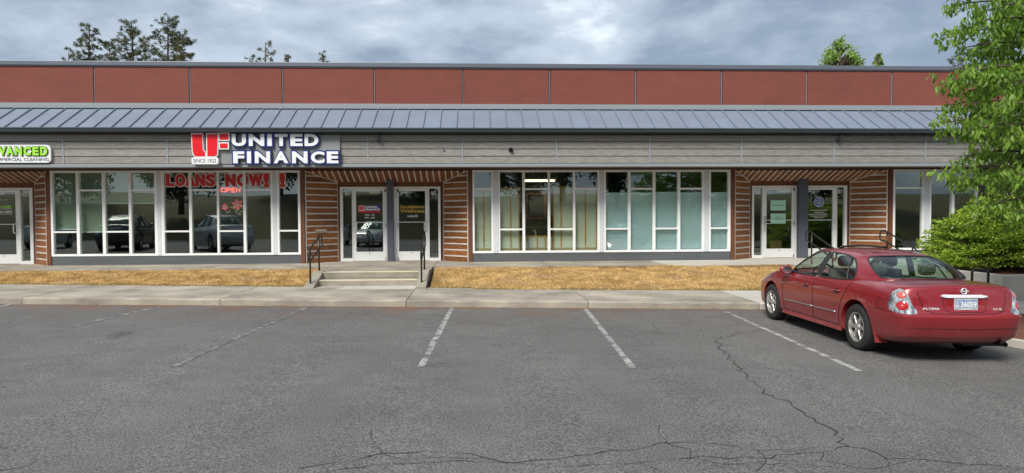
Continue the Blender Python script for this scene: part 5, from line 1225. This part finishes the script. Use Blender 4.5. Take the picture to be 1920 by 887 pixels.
for tp in tips:
    h = Vector((tp.x, tp.y, 0)).length; zs_ = max(1.5, min(6.8, tp.z-.25*h)); s_ = Vector((0, 0, zs_)); mid = s_.lerp(tp, .55)+Vector((0, 0, .22*h)); pth = bez(s_, mid, tp, 9)
    mbB.tube(pth, [.030*(1-.85*i/9)+.004 for i in range(10)], 6, caps=False)
    for k in range(44):
        t = 1-.70*rnd.random()**1.3; c = s_*(1-t)**2+mid*2*t*(1-t)+tp*t*t; sp_ = .10+.30*(1-t)*2.2
        c2 = c+Vector((rnd.gauss(0, sp_), rnd.gauss(0, sp_), rnd.gauss(0, sp_*.45)-.02))
        if k % 3 == 0: mbB.tube([c, c.lerp(c2, .6)+Vector((0, 0, .03)), c2], [.008, .005, .003], 4, caps=False)
        for m_ in range(rnd.randint(7, 11)):
            LP.append(c2+Vector((rnd.gauss(0, .055), rnd.gauss(0, .055), rnd.gauss(0, .03)))); LD.append((rnd.gauss(0, .42), rnd.gauss(0, .42), -rnd.uniform(.5, 1.2)))
mbB.build('branches', 'bark', tree, smooth=True)
V, FA = leaves(np.array([tuple(p) for p in LP]), np.array(LD), .105, .042); link('crown', np_mesh('crown', V, FA, 'leaf_cherry'), tree)
# --- layered shrub above the retaining wall
S0 = Vector((13.3, 16.6, .43)); sh = empty('garden_shrub', S0, label='round layered light green shrub above the retaining wall', cat='shrub'); mbS = MB(); LP, LD = [], []
for i in range(760):
    a = rnd.uniform(0, 6.283); el = math.asin(rnd.uniform(-.05, 1)); rr = rnd.uniform(.72, 1.06)
    tp = Vector((2.15*math.cos(a)*math.cos(el)*rr, 1.5*math.sin(a)*math.cos(el)*rr, .22+1.62*math.sin(el)*rr))
    b_ = Vector((rnd.gauss(0, .12), rnd.gauss(0, .12), 0)); mid = Vector((tp.x*.35, tp.y*.35, tp.z*.9+.1))
    if i % 3 == 0: mbS.tube(bez(b_, mid, tp, 6), [.016, .013, .011, .009, .007, .005, .003], 5, caps=False)
    d = Vector((tp.x, tp.y, tp.z*.35)).normalized()
    for k in range(58):
        t = rnd.random()**.7; p = tp-d*(1-t)*.5; sd_ = Vector((-d.y, d.x, 0))*rnd.gauss(0, .13); p = p+sd_+Vector((0, 0, rnd.gauss(0, .022)))
        LP.append(p); LD.append((d.x+sd_.x*3+rnd.gauss(0, .4), d.y+sd_.y*3+rnd.gauss(0, .4), rnd.gauss(-.1, .3)))
mbS.build('stems', 'bark', sh, smooth=True); V, FA = leaves(np.array([tuple(p) for p in LP]), np.array(LD), .078, .042, six=False); link('foliage', np_mesh('foliage', V, FA, 'leaf_shrub'), sh)
# --- pines behind the roof
def pine(px_, top_y, width_px, Y, lab, lean=0, dens=1.0, needle='needle', bottom_px=115):
    base = onY(px_, 400, Y); topz = onY(px_, top_y, Y).z; m_per = Y/F; wd = width_px*m_per; H = topz
    t = empty('pine_tree', (base.x, Y, 0), label=lab, cat='tree', group='pine trees behind the roof')
    tr = MB(); tr.tube([(lean*(z/H)**2, .06*math.sin(z), z) for z in [H*i/10 for i in range(11)]], [.30*(1-.93*i/10) for i in range(11)], 8).build('trunk', 'bark', t, smooth=True)
    NP, ND = [], []; br = MB(); zlow = H*.42; n = int(95*dens)
    for i in range(n):
        f_ = (i+rnd.random())/n; z = zlow+(H-.15-zlow)*f_; below = (H-z); L0 = min(wd*.5, .22+wd*.5*(below/(3.2))**.75)*rnd.uniform(.55, 1.1); a = rnd.uniform(0, 6.283)
        s_ = Vector((lean*(z/H)**2, 0, z)); tp = s_+Vector((math.cos(a)*L0, math.sin(a)*L0, L0*rnd.uniform(.15, .55))); mid = s_.lerp(tp, .55)-Vector((0, 0, .08*L0))
        br.tube(bez(s_, mid, tp, 4), [.024*(1-.75*k/4) for k in range(5)], 4, caps=False)
        for k in range(max(2, int(L0*7))):
            u = 1-.75*rnd.random()**1.4 if k else 1.0; c = s_*(1-u)**2+mid*2*u*(1-u)+tp*u*u+Vector((rnd.gauss(0, .16), rnd.gauss(0, .16), rnd.uniform(0, .2)))*(1 if k else 0)
            for q in range(28):
                d = Vector((rnd.gauss(0, 1), rnd.gauss(0, 1), rnd.gauss(.35, .8))).normalized(); NP.append(c); ND.append(d)
    br.build('branches', 'bark', t); V, FA = leaves(np.array([tuple(p) for p in NP]), np.array([tuple(p) for p in ND]), .19, .030, 0, six=False); link('needles', np_mesh('needles', V, FA, needle), t); return t
pine(170, 44, 66, 46, 'leftmost dark pine top above the roofline', .15)
pine(256, 38, 92, 50, 'middle pine top above the roofline left of tallest pine', -.1, 1.15)
pine(318, 29, 96, 47, 'tallest pine top above the roofline on the left', .1, 1.25)
pine(212, 98, 40, 44, 'low pine tip between the leftmost pine and the middle pine', 0, .6)
pine(136, 98, 34, 44, 'lowest pine tip at far left above the red parapet', 0, .6)
pine(345, 84, 40, 45, 'yellowish pine tip at right side of the tallest pine', 0, .8, 'needle_gold')
pine(502, 78, 34, 46, 'thin sparse pine top above the loans window', 0, .42, 'needle_gold'); pine(479, 102, 14, 46, 'tiny pine tip left of the thin sparse pine', 0, .5)
pine(545, 101, 16, 46, 'tiny rounded pine tip right of the thin sparse pine', 0, .6, 'needle_gold'); pine(608, 99, 18, 46, 'tiny lone pine tip nearest the middle of the roofline', 0, .6, 'needle_gold'); pine(1793, 102, 34, 46, 'dark conifer tip beside the leafy street tree', 0, .9)
def broad(loc, H, rx, rz, n, lab, m, leaf=.14, group=None, name='broadleaf_tree', lw=.6, shape=1.0):
    t = empty(name, loc, label=lab, cat='tree', group=group); tr = MB(); tr.tube([(0, 0, 0), (.05, 0, H*.3), (-.04, .03, H*.6), (0, 0, H*.97)], [.035*H*.8, .025*H*.8, .015*H*.8, .012], 9)
    tr.build('trunk', 'bark', t, smooth=True); LP, LD = [], []; br = MB(); nc = 60
    for i in range(nc):
        a = rnd.uniform(0, 6.283); u = rnd.uniform(-1, 1); rr = rnd.uniform(.35, 1)**.6; zc = H-rz+u*rz; rad = rx*math.sqrt(max(.05, 1-abs(u)**(2*shape)))*rr*(1-.35*max(0, u))
        c = Vector((rad*math.cos(a), rad*math.sin(a), zc)); s_ = Vector((0, 0, max(H*.25, zc-rad*.9))); br.tube(bez(s_, s_.lerp(c, .5)+Vector((0, 0, .1)), c, 4), [.012*H*(1-.8*k/4) for k in range(5)], 5, caps=False)
        cr_ = rx*rnd.uniform(.16, .3)
        for k in range(n//nc):
            v = Vector((rnd.gauss(0, 1), rnd.gauss(0, 1), rnd.gauss(0, .8))); v = v.normalized()*cr_*rnd.random()**.4; LP.append(c+v); LD.append((rnd.gauss(0, 1), rnd.gauss(0, 1), rnd.gauss(-.3, .7)))
    br.build('branches', 'bark', t); V, FA = leaves(np.array([tuple(p) for p in LP]), np.array(LD), leaf, leaf*lw, six=False); link('crown', np_mesh('crown', V, FA, m), t); return t
p = onY(1575, 78, 44); broad((p.x, 44, 0), p.z, 1.45, 2.2, 3600, 'light green tree top above the roof at right', 'leaf_light', .16, 'leafy tree tops behind the roof', shape=1.0)
p = onY(1647, 99, 44); broad((p.x, 44, 0), p.z, .35, 1.3, 1500, 'small light green tree tip right of the bigger green top', 'leaf_light', .15, 'leafy tree tops behind the roof', shape=.8)
# ================================================================== BEHIND THE CAMERA (seen in the window reflections)
nx, V = 60, []
for j, (y, z) in enumerate(((-13, -.25), (-15, .5), (-18, 1.7), (-23, 3.0), (-32, 3.9), (-70, 5.5), (-240, 9))):
    for i in range(nx+1): X = -120+240*i/nx; V.append((X, y+.6*math.sin(X*.21+j), z+.35*math.sin(X*.17+j)*(j > 0)+gz(max(-20, min(20, X)))))
tag(link('grass_bank', np_mesh('grass_bank', V, [(j*(nx+1)+i+1, j*(nx+1)+i, (j+1)*(nx+1)+i, (j+1)*(nx+1)+i+1) for j in range(6) for i in range(nx)], 'bank_grass', smooth=True)), kind=STR)
TL = ['shade tree reflected in the leftmost blind window', 'shade tree across the lot, reflected around the neon sign', 'shade tree across the lot, reflected in the shoji window', 'shade tree across the lot, reflected above the slatted blinds', 'shade tree across the lot, reflected in the window by B7', 'farthest left shade tree on the bank across the lot', 'farthest right shade tree on the bank across the lot', 'tall rear shade tree across the lot on the right', 'tall rear shade tree across the lot in the middle', 'tall rear shade tree across the lot on the left']
proto = broad((-14, -21, 2.4), 9, 3.6, 3.6, 7000, 'large shade tree on the bank across the lot, seen in glass', 'leaf_far', .34, 'shade trees across the lot')
for i, (x, y, s_) in enumerate(((-25, -19, 1.0), (-5, -23, 1.15), (4.5, -20, .95), (13, -22, 1.1), (23, -20, 1.0), (-36, -23, 1.15), (34, -24, 1.2), (9, -31, 1.4), (-10, -32, 1.4), (-20, -31, 1.3))):
    c = proto.copy(); C.objects.link(c); c.location = (x, y, 2.2 if y > -25 else 3.4); c.scale = (s_*rnd.uniform(.9, 1.1), s_, s_*rnd.uniform(.9, 1.15)); c.rotation_euler = (0, 0, rnd.uniform(0, 6.28)); c['label'] = TL[i]
    for ch in proto.children: d = ch.copy(); C.objects.link(d); d.parent = c
def car_copy(loc, rz, sc, col, lab, nm='parked_car'):
    pm_ = MATS['paint_red'].copy(); pm_.name = 'paint'; nodes = pm_.node_tree.nodes
    for n in nodes:
        if n.type == 'VALTORGB':
            for e_ in n.color_ramp.elements: e_.color = tuple(col)+(1,)
    nodes['Principled BSDF'].inputs['Base Color'].default_value = tuple(col)+(1,)
    c = car.copy(); C.objects.link(c); c.location = loc; c.rotation_euler = (0, 0, rz); c.scale = sc
    c['label'] = lab; c['group'] = 'cars parked across the lot'
    for ch in car.children:
        if ch.name.split('.')[0] in ('badge', 'emblem', 'number_plate', 'wind_deflector', 'fuel_door_seam'): continue
        d = ch.copy(); C.objects.link(d); d.parent = c
        if d.data and any(m and m.name == 'paint_red' for m in d.data.materials):
            d.data = d.data.copy()
            for k, m in enumerate(d.data.materials):
                if m and m.name == 'paint_red': d.data.materials[k] = pm_
        for g2 in ch.children: h_ = g2.copy(); C.objects.link(h_); h_.parent = d
# reflection of a car at (x, y): the glass mirrors it about Y = 20.63
car_copy((-23.5, 2.6, gz(-20)), R(172), (1.05, 1.0, 1.22), (.42, .50, .50), 'pale grey tall car parked out of frame, reflected in leftmost window')
car_copy((-18.6, 3.2, gz(-18)), R(168), (1.1, 1.02, 1.30), (.02, .024, .03), 'black tall car parked out of frame, reflected left of the loans window')
car_copy((-13.4, 4.3, gz(-13)), R(140), (1.10, 1.02, 1.32), (.50, .55, .56), 'silver tall car parked out of frame, reflected in the loans window')
car_copy((-9.4, -2.2, gz(-9)), R(182), (1.05, 1.0, 1.25), (.62, .66, .66), 'white tall car parked opposite, reflected right of the silver car')
car_copy((-6.4, -1.2, gz(-6)), R(5), (1.0, 1.0, 1.1), (.6, .62, .62), 'white car parked opposite, tail reflected in the B4 door')
car_copy((9.6, -3.0, gz(9)), R(178), (1.0, 1.0, 1.05), (.33, .35, .36), 'light grey sedan parked opposite, reflected in the right windows')
